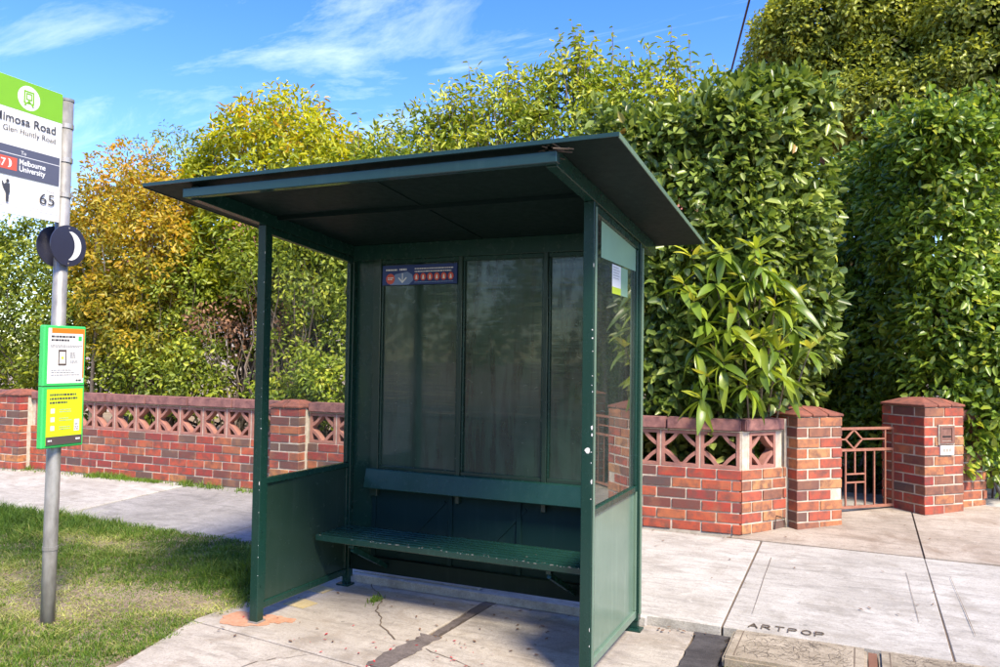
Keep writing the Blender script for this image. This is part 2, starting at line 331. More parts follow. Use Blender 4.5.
def ellipsoid_clumps(ells, n, shell=(.55, 1.0), zmin=None, keep=None):
    ells = [(np.array(c, float), np.array(r, float)) for c, r in ells]
    wts = np.array([r[0]*r[1]+r[1]*r[2]+r[0]*r[2] for c, r in ells]); wts /= wts.sum()
    Cs, Os = [], []
    while len(Cs) < n:
        i = rng.choice(len(ells), p=wts); c, r = ells[i]; d = rdir(1)[0]
        s = shell[0]+(shell[1]-shell[0])*rng.random()**.6
        p = c+d*r*s
        if zmin is not None and p[2] < zmin: continue
        if any(j != i and (((p-c2)/r2)**2).sum() < .5 for j, (c2, r2) in enumerate(ells)): continue
        if keep is not None and not keep(p): continue
        Cs.append(p); Os.append(unit(d/r))
    return np.array(Cs), np.array(Os)
def branches(parent, base, targets, r0, mat, name='trunk', spread=.15, n=6):
    mb = MB(); b = Vector(base)
    for k, tg in enumerate(targets):
        tg = Vector(tg); st = b+Vector((rng.normal()*spread, rng.normal()*spread, 0)); pts = []; rr = []
        mid = st.lerp(tg, .45); mid.x = st.x*.45+tg.x*.55 if k % 2 else st.x*.7+tg.x*.3; mid.z += .1
        for i in range(8):
            f = i/7; p = (st.lerp(mid, f)).lerp(mid.lerp(tg, f), f)
            p += Vector((rng.normal(), rng.normal(), rng.normal()))*.035*(0 if i in (0,) else 1)
            pts.append(p); rr.append(r0*(1-f*.82)*(.5+.5*((k*37) % 10)/10))
        mb.tube(pts, rr, n)
    return mb.build(name, mat, parent, smooth=True)
def shrub(name, label, cat, ells, base, leaf, bark, n_cl, n_per, rc, L, W, lvr=(0, 1), shell=(.45, 1.0), zmin=.2, group=None,
          nb=10, r0=.035, keep=None, topbias=0, upb=.35, droop=.12, out=.6, spread=.15):
    root = empty(name, base); inv = np.array(base)
    C, O = ellipsoid_clumps(ells, n_cl, shell, zmin, keep)
    Rc = rc*(.6+.8*rng.random(n_cl))
    P, D, N, idx = clumps_to_leaves(C, Rc, O, n_per, upb=upb, outb=out)
    cl = rng.random(n_cl)
    zt = np.ptp(P[:, 2])+1e-6; lv = lvr[0]+(lvr[1]-lvr[0])*np.clip(.45*rng.random(len(P))+.55*cl[idx]+topbias*((P[:, 2]-P[:, 2].min())/zt-.5), 0, 1)
    leaf_cloud('crown', P-inv, D, N, L*(.6+.7*rng.random(len(P))), W*(.65+.6*rng.random(len(P))), lv, LM[leaf], root, droop=droop)
    if nb:
        pick = rng.choice(n_cl, min(nb, n_cl), replace=False)
        branches(root, (0, 0, 0), [tuple(C[i]-inv) for i in pick], r0, M[bark], spread=spread)
    tag(root, label, cat, group); return root

# ------------------------------------------------------------------ ground
def zf(x, y):                      # footpath and apron height
    if y <= 2.95: return .05+.036*(y-1.0)
    return min(.12+.045*(y-2.95), .215)
def struct(o): return tag(o, kind='structure')
struct(MB().box(-300, 300, -300, 300, -.6, -.2).build('ground', M['soil']))
struct(MB().box(-200, 200, -13.5, -2.75, -.4, -.13).build('road', M['road']))
struct(MB().box(-200, 200, -2.75, -2.6, -.4, -.012).build('kerb', M['slab'], bevel=.015))
struct(MB().box(-200, 200, -17, -13.5, -.4, .0).build('far_footpath', M['path_old']))
vz = lambda x, y: -.014+max(0, y)*.055
struct(MB().prism([(-120, -2.6), (.3, -2.6), (-.14, -.8), (-.30, -.05), (-.27, 1.3), (-120, 1.3)], -.3, vz).build('grass_verge', M['soil']))
pad = struct(MB().prism([(.32, -2.598), (40, -2.598), (40, .995), (-.26, .995), (-.29, -.05), (-.13, -.8)], -.3, -.012).build('shelter_pad', M['dirt_joint']))
def slab(poly, mat, parent, z0, z1, bev=.006):
    return MB().prism(poly, z0, z1).build('slab', mat, parent, bevel=bev)
slab([(-.325, -.09), (.955, -.235), (1.0, .99), (-.27, .99)], M['slab'], pad, -.1, 0)
slab([(1.035, -.245), (2.27, -.385), (2.30, .4), (2.285, .99), (1.08, .99)], M['slab'], pad, -.1, .001)
slab([(-.128, -.80), (.31, -2.59), (.95, -2.59), (.95, -.247), (-.325, -.102)], M['slab'], pad, -.1, -.002)
slab([(1.03, -2.59), (2.26, -2.59), (2.265, -.397), (1.03, -.257)], M['slab'], pad, -.1, -.001)
slab([(2.52, -2.59), (5.2, -2.59), (5.2, .50), (2.52, .50)], M['slab'], pad, -.1, -.001)
slab([(5.22, -2.59), (9.2, -2.59), (9.2, .99), (5.22, .99)], M['slab'], pad, -.1, 0)
def ragged(a, b, w0, w1, n=14, amp=.012):
    a, b = Vector((*a, 0)), Vector((*b, 0)); t = (b-a).normalized(); s = Vector((-t.y, t.x, 0)); Lp, Rp = [], []
    for i in range(n):
        f = i/(n-1); c = a.lerp(b, f); w = (w0+(w1-w0)*f)/2
        Lp.append(c+s*(w+rng.normal()*amp)); Rp.append(c-s*(w+rng.normal()*amp))
    return [(p.x, p.y) for p in Rp]+[(p.x, p.y) for p in reversed(Lp)]
MB().prism(ragged((.985, -.22), (1.015, .28), .115, .13, 16), -.05, .005).build('asphalt_patch', M['patch'], pad)
MB().prism(ragged((1.02, .30), (1.05, .98), .035, .075, 14, .008), -.05, .003).build('asphalt_patch', M['patch'], pad)
MB().prism(ragged((2.40, -.9), (2.385, .985), .20, .17, 26, .012), -.05, .006).build('asphalt_patch', M['asphalt'], pad)
def crack(pts, w, z, parent, mat='dirt_joint', wob=.006):
    P = [];  Q = []
    for (x0, y0), (x1, y1) in zip(pts[:-1], pts[1:]):
        for i in range(6):
            f = i/6; x = x0+(x1-x0)*f+rng.normal()*wob; y = y0+(y1-y0)*f+rng.normal()*wob
            ww = w*(.5+rng.random()); P.append((x-ww/2, y-ww/3)); Q.append((x+ww/2, y+ww/3))
    for a, b in [(P, Q)]:
        mb = MB(); v = []; f = []
        zz_ = z if callable(z) else (lambda x, y: z)
        for p, q in zip(a, b): v += [(*p, zz_(*p)), (*q, zz_(*q))]
        f = [(2*i, 2*i+1, 2*i+3, 2*i+2) for i in range(len(a)-1)]
        mb.add(v, f); mb.build('crack', M[mat], parent)
crack([(.17, .95), (.40, .74), (.52, .50), (.68, .30), (.90, .12)], .006, .0035, pad)
crack([(.62, -.20), (.42, -.42), (.36, -.7), (.15, -1.0)], .007, .0015, pad)
crack([(1.08, .1), (1.4, -.02), (1.7, .05)], .004, .0045, pad)
# paint on the slab
def blob(cx, cy, rx, ry, z, name, mat, parent, n=22, amp=.18, n_=0):
    n = 46
    ph = rng.random(4)*6.28; a = [1+amp*.5*(math.sin(3*6.283*i/n+ph[0])+.6*math.sin(7*6.283*i/n+ph[1])+.4*math.sin(13*6.283*i/n+ph[2])) for i in range(n)]
    pts = [(cx+rx*math.cos(2*math.pi*i/n)*a[i], cy+ry*math.sin(2*math.pi*i/n)*a[i]) for i in range(n)]
    return MB().prism(pts, z-.003, z).build(name, M[mat], parent)
blob(-.06, .04, .16, .11, .0045, 'orange_paint', 'paint_orange', pad)
blob(.10, .12, .10, .055, .0042, 'orange_paint', 'paint_orange', pad, amp=.4)
MB().prism([(-.06, .36), (.10, .34), (.12, .46), (-.03, .50)], .001, .0042).build('yellow_paint', M['paint_yellow'], pad)
MB().prism([(-.16, .66), (.02, .64), (.03, .76), (-.14, .78)], .001, .0042).build('yellow_paint', M['paint_yellow'], pad)

foot = struct(MB().prism([(-60, 1.3), (-.27, 1.3), (-.27, 1.02), (60, 1.02), (60, 2.96), (-60, 2.96)], -.3, lambda x, y: zf(x, y)-.010).build('footpath', M['dirt_joint']))
xs = [-12.2, -11, -9.8, -8.6, -7.3, -6.0, -4.65, -3.37, -2.45, -1.52, -.28, .95, 2.43, 3.545, 4.8, 6.1, 7.4, 8.7]
for a, b in zip(xs[:-1], xs[1:]):
    y0 = 1.305 if b <= -.27 else 1.002
    old = -3.4 < a < -.5
    sk = rng.normal()*.004
    slab([(a+.0055, y0), (b-.0055, y0), (b-.0055+sk, 2.945), (a+.0055+sk, 2.945)], M['path_old'] if old else M['path'], foot, -.1, lambda x, y, d=rng.normal()*.0025: zf(x, y)+d, .004)
apron = struct(MB().prism([(2.15, 2.965), (40, 2.965), (40, 30), (4.25, 30), (4.25, 5.6), (2.2, 3.4)], -.3, lambda x, y: zf(x, y)-.016).build('gate_apron', M['dirt_joint']))
def slabg(rect, mat, nx=1, ny=6):
    x0, x1, y0, y1 = rect; v = []; f = []
    for j in range(ny+1):
        y = y0+(y1-y0)*j/ny
        for x in (x0, x1): v += [(x, y, zf(x, y))]
    n = len(v); v += [(x, y, z-.1) for x, y, z in v]
    f = [(2*j, 2*j+1, 2*j+3, 2*j+2) for j in range(ny)]+[(n+2*j+2, n+2*j+3, n+2*j+1, n+2*j) for j in range(ny)]
    f += [(2*j+1, n+2*j+1, n+2*j+3, 2*j+3) for j in range(ny)]+[(2*j, 2*j+2, n+2*j+2, n+2*j) for j in range(ny)]+[(0, n, n+1, 1), (2*ny, 2*ny+1, n+2*ny+1, n+2*ny)]
    return MB().add(v, f).build('slab', mat, apron)
slabg((2.20, 3.537, 2.972, 5.2), M['apron']); slabg((3.550, 5.9, 2.972, 5.0), M['apron']); slabg((4.1, 5.9, 5.015, 7.4), M['path']); slabg((4.1, 5.9, 7.415, 10.5), M['path_old']); slabg((4.1, 5.9, 10.515, 30), M['path'])
slabg((5.92, 9.5, 2.972, 30), M['asphalt'])
struct(MB().prism([(-60, 3.08), (2.25, 3.08), (2.65, 3.75), (3.35, 4.55), (3.75, 4.75), (4.05, 5.2), (4.09, 45), (-60, 45)], -.3, .15).build('garden', M['soil']))
UX, UY = math.cos(R(45)), math.sin(R(45))
A0 = Vector((2.655, 3.42)); B0 = Vector((3.64, 4.37))
def uv(o, s, t_): return (o.x+UX*s-UY*t_, o.y+UY*s+UX*t_)
struct(MB().prism([uv(A0, .49, .36), uv(A0, 1.33, .36), uv(A0, 1.33, 6), uv(A0, .49, 6)], -.1, .205).build('garden_path', M['path']))

# scored lines just inside the edges of the two big slabs
for pts in ([(2.56, 1.25), (2.54, 2.75)], [(3.42, 1.5), (3.40, 2.7)], [(3.68, 1.4), (3.66, 2.75)]):
    crack(pts, .003, lambda x, y: zf(x, y)+.006, foot, wob=.001)
# cast blocks at the edge of the footpath
def cast_block(x0, x1, y0, y1, label, ornate=True):
    root = empty('cast_block', ((x0+x1)/2, (y0+y1)/2, -.012)); w, d = (x1-x0)/2, (y1-y0)/2
    MB().box(-w, w, -d, d, 0, .068).build('block', M['kerb'], root, bevel=.014, seg=2)
    e = .004
    g = MB()
    for (a, b, c, dd) in ((-w+.05, -w+.055, -d+.03, d-.03), (w-.06, w-.055, -d+.03, d-.03)): g.box(a, b, c, dd, .0682, .0695)
    g.build('border_groove', M['dirt_joint'], root)
    # engraved vein pattern
    r2 = np.random.default_rng(int(x0*100)); mb = MB()
    for k in range(230):
        x = -w+.07+(2*w-.16)*r2.random(); y = -d+.05+(2*d-.1)*r2.random(); an = (x/w*1.1+r2.normal()*.6) + (1.57 if r2.random() < .45 else 0)
        pts = []; L_ = .03+.06*r2.random()
        for i in range(5):
            pts.append((x, y)); an += r2.normal()*.35; x += math.cos(an)*L_/4; y += math.sin(an)*L_/4
            x = min(max(x, -w+.06), w-.07); y = min(max(y, -d+.03), d-.03)
        v = []
        for i, (px, py) in enumerate(pts):
            nx, ny = -math.sin(an)*.0009, math.cos(an)*.0009; v += [(px-nx, py-ny, .0694+k*.00001), (px+nx, py+ny, .0694+k*.00001)]
        mb.add(v, [(2*i, 2*i+1, 2*i+3, 2*i+2) for i in range(4)])
    tag(mb.build('engraving', plain_engr, root), kind='stuff')
    tag(root, label, 'cast block', 'cast blocks along the footpath edge')
plain_engr = plain('engraved_shadow', (.10, .075, .05), .95)
cast_block(2.50, 3.155, .54, .985, 'cream cast block engraved with veins, below the etched lettering beside the dark asphalt')
cast_block(3.205, 3.86, .56, .985, 'cream cast block cut off by the lower right edge, right of a rusty gap')
MB().box(3.16, 3.20, .58, .98, -.01, .035).build('rusty_joint', M['rust_gap'], pad)

# ------------------------------------------------------------------ text
def text_mesh(body, height=None, width=None, bold=0.0, extr=0.0008):
    cu = bpy.data.curves.new('lettering', 'FONT'); cu.body = body; cu.size = 1; cu.extrude = 0; cu.offset = bold; cu.resolution_u = 4
    o = bpy.data.objects.new('lettering', cu); col.objects.link(o)
    dg = bpy.context.evaluated_depsgraph_get(); me = bpy.data.meshes.new_from_object(o.evaluated_get(dg)); bpy.data.objects.remove(o); bpy.data.curves.remove(cu)
    n = len(me.vertices); a = np.empty(n*3, np.float32); me.vertices.foreach_get('co', a); a = a.reshape(-1, 3)
    lo, hi = a.min(0), a.max(0); a -= [lo[0], 0, 0]; w = hi[0]-lo[0]
    sx = sy = None
    if width: sx = width/w
    if height: sy = height/.72
    sx = sx or sy; sy = sy or sx; a[:, 0] *= sx; a[:, 1] *= sy
    me.vertices.foreach_set('co', a.ravel()); me.update(); return me, w*sx
class Face:
    """a flat printed face: x right, y up, normal towards the viewer, children of one plate object"""
    def __init__(s, parent, O, a, n): s.p = parent; s.O = Vector(O); s.a = Vector(a); s.n = Vector(n); s.k = 0
    def mat4(s, x, y, lift):
        up_ = Vector((0, 0, 1)); m = Matrix((s.a, up_, s.n)).transposed().to_4x4(); m.translation = s.O+s.a*x+up_*y+s.n*lift; return m
    def lift(s): s.k += 1; return .0006+.00022*s.k
    def text(s, body, x, y, mat, height=None, width=None, right=False, bold=0.0, lift=None):
        me, w = text_mesh(body, height, width, bold); l = lift or s.lift()
        me.transform(s.mat4(x-(w if right else 0), y, l)); return link('lettering', me, s.p, M[mat])
    def rect(s, x0, x1, y0, y1, mat, name='print', lift=None):
        l = lift or s.lift(); mb = MB(); v = [(x0, y0, 0), (x1, y0, 0), (x1, y1, 0), (x0, y1, 0)]
        me = mb.add(v, [(0, 1, 2, 3)]).mesh(name); me.transform(s.mat4(0, 0, l)); return link(name, me, s.p, M[mat])
    def poly(s, pts, mat, name='print', lift=None):
        l = lift or s.lift(); me = MB().add([(x, y, 0) for x, y in pts], [tuple(range(len(pts)))]).mesh(name); me.transform(s.mat4(0, 0, l)); return link(name, me, s.p, M[mat])
    def disc(s, x, y, r, mat, name='print', ry=None, n=32): return s.poly([(x+r*math.cos(2*math.pi*i/n), y+(ry or r)*math.sin(2*math.pi*i/n)) for i in range(n)], mat, name)
    def lines(s, x0, x1, ys, h, mat, frac=None):
        mb = MB(); 
        for i, y in enumerate(ys):
            f = frac[i] if frac else .7+.3*random.random(); x = x0; e = x0+(x1-x0)*f
            while x < e-.002:
                w = min(.006+.014*random.random(), e-x); mb.add([(x, y, 0), (x+w, y, 0), (x+w, y+h, 0), (x, y+h, 0)], [(0, 1, 2, 3)]); x += w+.003
        me = mb.mesh('small_print'); me.transform(s.mat4(0, 0, s.lift())); return link('small_print', me, s.p, M[mat])
GL = {'A': [[(0, 0), (.42, 1), (.85, 0)], [(.18, .38), (.68, .38)]], 'R': [[(0, 0), (0, 1), (.6, .95), (.72, .75), (.6, .52), (0, .48)], [(.3, .48), (.8, 0)]], 'T': [[(-.05, 1), (.85, 1)], [(.4, 1), (.4, 0)]],
      'P': [[(0, 0), (0, 1), (.6, .97), (.75, .76), (.6, .52), (0, .5)]], 'O': [[(.42+.42*math.cos(q), .5+.5*math.sin(q)) for q in np.linspace(0, 6.283, 14)]]}
ml = MB(); lx = 0
for ch_ in 'ARTPOP':
    for st_ in GL[ch_]:
        pts = [(2.565+lx+.055*a, 1.040+.062*b+.035*(lx+.055*a)) for a, b in st_]
        for p_, q_ in zip(pts[:-1], pts[1:]): ml.bar((*p_, zf(*p_)+.006), (*q_, zf(*q_)+.006), .0055, .004)
    lx += .068
me = ml.mesh('etched_lettering')
link('etched_lettering', me, foot, plain_engr)

# ------------------------------------------------------------------ brickwork
BL, BD, BH, J = .227, .106, .073, .013
def brick_mesh(name, mat, l=BL, d=BD, h=BH):
    m_ = MB().box(-l/2, l/2, 0, d, 0, h).mesh(name, .003); m_.materials.append(mat); return m_
bmesh_ = {k: {'s': [brick_mesh('brick', M[k]) for _ in range(1)], 'h': brick_mesh('brick', M[k], .107)} for k in ('brick', 'brick_sunlit')}
def brick(parent, x, y, z, rz=0, kind='s', fam='brick', sx=1, jit=.0025):
    me = bmesh_[fam]['s'][0] if kind == 's' else bmesh_[fam]['h']
    o = bpy.data.objects.new('brick', me); col.objects.link(o); o.parent = parent
    o.location = (x, y+rng.normal()*jit, z); o.rotation_euler = (0, 0, rz+rng.normal()*.006); o.scale = (sx, 1, 1); return o
def run(parent, x0, x1, y, courses, z0=0, fam='brick', odd=0, clip=None):
    """stretcher bond along local x at face y"""
    for c in range(courses):
        x = x0-(BL+J)/2*((c+odd) % 2)
        while x < x1-.02:
            a, b = max(x, x0), min(x+BL, x1)
            if b-a > .03 and not (clip and clip(a, b)):
                brick(parent, (a+b)/2, y, z0+c*(BH+J)+J, sx=(b-a)/BL, fam=fam)
            x += BL+J
def breeze_mesh(S=.305, H=.292, T=.09):
    """screen block: square frame and four quarter rings centred on the corners"""
    mb = MB(); f = .026; w, h = S/2, H/2
    mb.box(-w, w, 0, T, -h, -h+f); mb.box(-w, w, 0, T, h-f, h); mb.box(-w, -w+f, .001, T-.001, -h+f, h-f); mb.box(w-f, w, .001, T-.001, -h+f, h-f)
    r1x, r1y, r0x, r0y = w-.001, h-.001, w-.034, h-.034
    for sx in (-1, 1):
        for sy in (-1, 1):
            v = []; fa = []; n = 8
            for i in range(n+1):
                q = math.pi/2*i/n
                for rx, ry in ((r0x, r0y), (r1x, r1y)):
                    for yy in (.008, T-.008): v.append((sx*(w-rx*math.cos(q)**1.5), yy, sy*(h-ry*math.sin(q)**1.5)))
            for i in range(n):
                a = 4*i; fa += [(a, a+4, a+6, a+2), (a+1, a+3, a+7, a+5), (a, a+1, a+5, a+4), (a+2, a+6, a+7, a+3)]
            mb.add(v, fa)
    m_ = mb.mesh('breeze_block'); m_.materials.append(M['breeze']); return m_
BRZ = breeze_mesh()
def breeze(parent, x, y, z, rz=0, sx=1):
    o = bpy.data.objects.new('breeze_block', BRZ); col.objects.link(o); o.parent = parent; o.location = (x, y, z); o.rotation_euler = (0, 0, rz); o.scale = (sx, 1, 1); return o
def cap_pieces(parent, w, d, z, h=.085, n=3, inset=.10, mat='cap', y0=0, x0=0):
    for i in range(n):
        a, b = x0+w*i/n+.005*(i > 0), x0+w*(i+1)/n-.005*(i < n-1)
        ta = a+(inset if i == 0 else 0); tb = b-(inset if i == n-1 else 0)
        v = [(a, y0, z), (b, y0, z), (b, y0+d, z), (a, y0+d, z), (a, y0, z+.02), (b, y0, z+.02), (b, y0+d, z+.02), (a, y0+d, z+.02),
             (ta, y0+inset, z+h), (tb, y0+inset, z+h), (tb, y0+d-inset, z+h), (ta, y0+d-inset, z+h)]
        f = [(0, 3, 2, 1), (8, 9, 10, 11)]+[(k, (k+1) % 4, 4+(k+1) % 4, 4+k) for k in range(4)]+[(4+k, 4+(k+1) % 4, 8+(k+1) % 4, 8+k) for k in range(4)]
        MB().add(v, f).build('cap_brick', M[mat], parent, bevel=.004)
CH = BH+J
def fence_top(parent, x0, x1, y, zb, first=None):
    """screen blocks and coping between x0 and x1"""
    pitch = .318; n = max(1, int((x1-x0+.008)/pitch)); mg = (x1-x0-n*pitch+.013)/2
    for i in range(n): breeze(parent, x0+mg+(i+.5)*pitch-.0065, y+.012, zb+.15+.004)
    mo = MB()
    for i in range(n+1):
        a = x0+mg+i*pitch-.013; mo.box(max(a, x0), min(a+.013, x1), y+.016, y+.09, zb+.006, zb+.302)
    if mg > .02: mo.box(x0+.002, x0+mg-.013, y+.02, y+.088, zb+.007, zb+.301); mo.box(x1-mg, x1-.002, y+.02, y+.088, zb+.007, zb+.301)
    mo.box(x0, x1, y+.014, y+.092, zb-.008, zb+.006); mo.box(x0, x1, y+.014, y+.092, zb+.302, zb+.312)
    mo.build('mortar', M['mortar'], parent)
    nc = max(1, round((x1-x0)/.62)); lw = (x1-x0)/nc
    for i in range(nc):
        MB().box(x0+lw*i+.004, x0+lw*(i+1)-.004, y-.018, y+.135, zb+.312, zb+.405+rng.normal()*.002).build('coping_stone', M['coping'], parent, bevel=.009, seg=2)
fz = -.04    # first course starts in the ground
fence = empty('brick_fence', (0, 2.965, .12), R(1.9))
WY = 0.0; ZB = 6*CH
piers = [(-6.18, -5.83), (-2.23, -1.88)]
segs = [(-15.5, -6.18), (-5.83, -2.23), (-1.88, 2.262)]
MB().box(-15.5, 2.25, .008, .112, -.3, ZB-.002).build('mortar_core', M['mortar'], fence)
for a, b in segs: run(fence, max(a, -6.75), b, 0, 6, 0, clip=None); fence_top(fence, a, b, 0, ZB)
for a, b in piers:
    mc = MB().box(a+.007, b-.007, -.142, .15, -.3, 10*CH+.004).build('mortar_core', M['mortar'], fence)
    for c in range(10):
        z = c*CH+J
        if c % 2: brick(fence, a+.055, -.15, z, kind='h'); brick(fence, a+.235, -.15, z)
        else: brick(fence, a+.115, -.15, z); brick(fence, a+.295, -.15, z, kind='h')
    cap_pieces(fence, b-a+.02, .33, 10*CH+.008, .075, 2, .10, y0=-.16, x0=a-.01)
xb = MB()
for c in range(6):
    x = -15.5+.12*(c % 2)
    while x < -6.98: xb.box(x, x+BL, rng.normal()*.0025, BD, c*CH+J, c*CH+J+BH); x += BL+.013
tag(xb.build('bricks', M['brick'], fence), kind='stuff')
tag(fence, 'long red brick fence with pink screen blocks behind the bus shelter', 'brick fence')
# splayed return at the corner
ra = math.atan2(3.49-3.045, 2.575-2.26); rl = math.hypot(3.49-3.045, 2.575-2.26)
ret = empty('brick_fence', (2.268, 3.048, .12), ra)
MB().box(.012, rl, .008, .112, -.3, ZB-.002).build('mortar_core', M['mortar'], ret)
run(ret, 0.004, rl-.03, 0, 6, 0, 'brick_sunlit', odd=1); fence_top(ret, .02, rl-.06, 0, ZB)
MB().box(rl-.025, rl+.03, .02, .11, -.1, ZB+.40).build('mortar_joint', M['mortar'], ret)
crk = MB().tube([(rl-.03, -.004, .0), (rl-.05, -.004, .10), (rl-.15, -.004, .13), (rl-.17, -.004, .02)], .004, 4).build('crack', M['dark'], ret)
tag(ret, 'short splayed brick fence end with a single screen block, left of the gate pillar', 'brick fence')

def pillar(loc, name_label, courses=11):
    root = empty('gate_pillar', loc, R(45)); Wp = .47
    MB().box(.007, Wp-.007, .007, Wp-.007, -.3, courses*CH+.004).build('mortar_core', M['mortar'], root)
    for c in range(courses):
        z = c*CH+J
        if c % 2 == 0:
            for x in (.115, .355):
                brick(root, x, 0, z, fam='brick_sunlit'); brick(root, x, Wp, z, math.pi)
            brick(root, 0, .235, z, -math.pi/2, fam='brick'); brick(root, Wp, .235, z, math.pi/2, fam='brick_sunlit')
        else:
            for y in (.115, .355):
                brick(root, 0, y, z, -math.pi/2); brick(root, Wp, y, z, math.pi/2, fam='brick_sunlit')
            brick(root, .235, 0, z, fam='brick_sunlit'); brick(root, .235, Wp, z, math.pi)
    cap_pieces(root, Wp+.02, Wp+.02, courses*CH+.008, .074, 3, .14, x0=-.01, y0=-.01)
    tag(root, name_label, 'gate pillar'); return root
pillar((A0.x, A0.y, .105), 'brick gate pillar on the left of the pink metal gate')
pr_ = pillar((B0.x, B0.y, .175), 'brick gate pillar with a letterbox slot, right of the pink metal gate')
# letterbox plate and number tile in the right pillar's front face (local y = 0 plane)
zc = 8*CH+.02
MB().box(.155, .345, -.012, .012, zc-.085, zc+.09).build('surround', M['mortar'], pr_)
fr = MB(); fr.box(.165, .335, -.02, 0, zc-.075, zc-.055); fr.box(.165, .335, -.02, 0, zc+.06, zc+.08); fr.box(.165, .185, -.0205, 0, zc-.055, zc+.06); fr.box(.305, .335, -.0205, 0, zc-.055, zc+.06)
lb = fr.build('letterbox', M['letterbox'], pr_); MB().box(.187, .303, -.014, -.0125, zc-.05, zc+.058).build('flap', M['letterbox'], lb); MB().box(.195, .297, -.0165, -.0125, zc-.02, zc-.008).build('slot', M['dark'], lb)
nt = MB().box(.17, .33, -.018, .0, zc-.175, zc-.095).build('number_tile', M['white'], pr_)
g = MB(); g.box(.178, .184, -.0195, -.018, zc-.17, zc-.1)
for x in (.20, .235, .27): g.box(x, x+.022, -.0192, -.018, zc-.15, zc-.118)
g.build('number_mark', M['band'], nt)
# stub fence after the right pillar
st = empty('brick_fence', (*uv(B0, .475, .10), .175), R(45)); SL = .40
MB().box(.0, SL-.008, .008, .112, -.3, ZB-.002).build('mortar_core', M['mortar'], st)
run(st, .0, SL, 0, 6, 0, 'brick_sunlit'); fence_top(st, .02, SL-.01, 0, ZB)
tag(st, 'stub of brick fence with one screen block under the overhanging hedge at right', 'brick fence')
sx_, sy_ = uv(B0, .475+SL, .10)
sf = empty('brick_fence', (sx_, sy_+.02, .175), R(88)); MB().box(0, 7, .008, .112, -.3, ZB-.002).build('mortar_core', M['mortar'], sf); run(sf, 0, 2.2, 0, 6); fence_top(sf, 0, 2.2, 0, ZB)
tag(sf, 'brick fence along the side street, almost hidden under the hedge at the right edge', 'brick fence')

# gate
gx, gy = uv(A0, .48, .34)
gate = empty('metal_gate', (gx, gy, .20), R(43.5)); GW = .90; GH = .72
S = lambda q: q/430*GW
bw = .018
def gbar(name, a, b, w=bw): return MB().bar((a[0], 0, a[1]), (b[0], 0, b[1]), w, w).build(name, M['rustmetal'], gate)
z2 = GH*.735
for z in (.02, z2, GH): gbar('rail', (0, z), (GW, z), .022)
for q in (6, 425): gbar('stile', (S(q), 0), (S(q), GH))
for q in (50, 105, 165, 270, 320): gbar('bar', (S(q), .03), (S(q), z2-.01), .013)
gbar('bar', (S(380), .03), (S(380), GH-.01), .013)
gbar('bar', (S(215), z2-.01), (S(215), z2-.21), .013); gbar('bar', (S(218), z2-.29), (S(218), .03), .013)
gbar('crosspiece', (S(165), z2-.215), (S(270), z2-.215), .013); gbar('crosspiece', (S(165), z2-.29), (S(270), z2-.29), .013)
zm = (z2+GH)/2
for a, b in (((165, zm), (210, GH-.01)), ((210, GH-.01), (255, zm)), ((165, zm), (210, z2+.01)), ((210, z2+.01), (255, zm))): gbar('diamond_bar', (S(a[0]), a[1]), (S(b[0]), b[1]), .013)
gbar('crosspiece', (S(6), zm), (S(165), zm), .013); gbar('crosspiece', (S(255), zm), (S(380), zm), .013)
MB().box(S(425), S(425)+.05, -.02, .02, z2-.24, z2-.14).build('latch', M['rustmetal'], gate, bevel=.006)
tag(gate, 'low pink painted metal garden gate with a diamond in its top band', 'gate')

# ------------------------------------------------------------------ bus shelter
W, D, H, s_ = 1.997, .919, 2.247, .054
SLP = -.0892
hb = lambda y: H+SLP*y
hr = lambda y: H+.086+SLP*y
sh = empty('bus_shelter', (0, 0, 0)); tag(sh, 'dark green metal and glass bus shelter with a bench and flat overhanging roof', 'bus shelter')
def sbox(name, mat, *b, bevel=.0025, parent=None, label=None):
    o = MB().box(*b).build(name, M[mat], parent or sh, bevel=bevel)
    if label: o['label'] = label
    return o
def post(x, y, z0=.0):
    a, b = x, x+s_; c, d = y, y+s_
    o = MB().prism([(a, c), (b, c), (b, d), (a, d)], z0, lambda X, Y: hb(Y)-.001).build('post', M['green'], sh, bevel=.0025)
    return o
p1 = post(0, 0, .006); p2 = post(W-s_, 0, .006); p3 = post(0, D-s_, .05); p4 = post(W-s_, D-s_, .05)
# feet
for x, y in ((0, D-s_), (W-s_, D-s_)):
    f_ = MB(); f_.box(x-.02, x+s_+.02, y-.03, y+s_-.005, .0, .012); f_.box(x+.005, x+s_-.005, y+.004, y+s_-.01, .012, .052); f_.build('foot', M['green'], sh, bevel=.002)
for p, x in ((p1, 0), (p2, W-s_)): MB().box(x-.006, x+s_+.006, -.006, s_+.012, .0, .014).build('base_plate', M['galv'], p)
def chips(parent, x0, x1, y0, y1, z0, z1, n, axis):
    mb = MB()
    for _ in range(n):
        z = z0+(z1-z0)*random.random(); h = .002+.014*random.random()**3; w = .0015+.004*random.random()
        x = random.choice((x0, x1)) if axis == 'x' else x0+(x1-x0)*random.random(); 
        k = random.randint(5, 7); pts = [(math.cos(2*math.pi*i/k)*w*(.6+.6*random.random()), math.sin(2*math.pi*i/k)*h*(.6+.6*random.random())) for i in range(k)]
        mb.add([(x+a, y0, z+b) for a, b in pts], [tuple(range(k))])
    mb.build('paint_chip', M['cream'], parent)
chips(p1, .050, .053, -.0006, 0, .1, 2.1, 15, 'x'); chips(p2, W-.005, W-.002, -.0006, 0, .1, 2.1, 15, 'x')
MB().add([(W-.022+.013*math.cos(i*.63)*(.8+.4*(i % 3)/2), -.0008, 1.085+.014*math.sin(i*.63)) for i in range(10)], [tuple(range(10))]).build('paint_splash', M['cream'], p2)
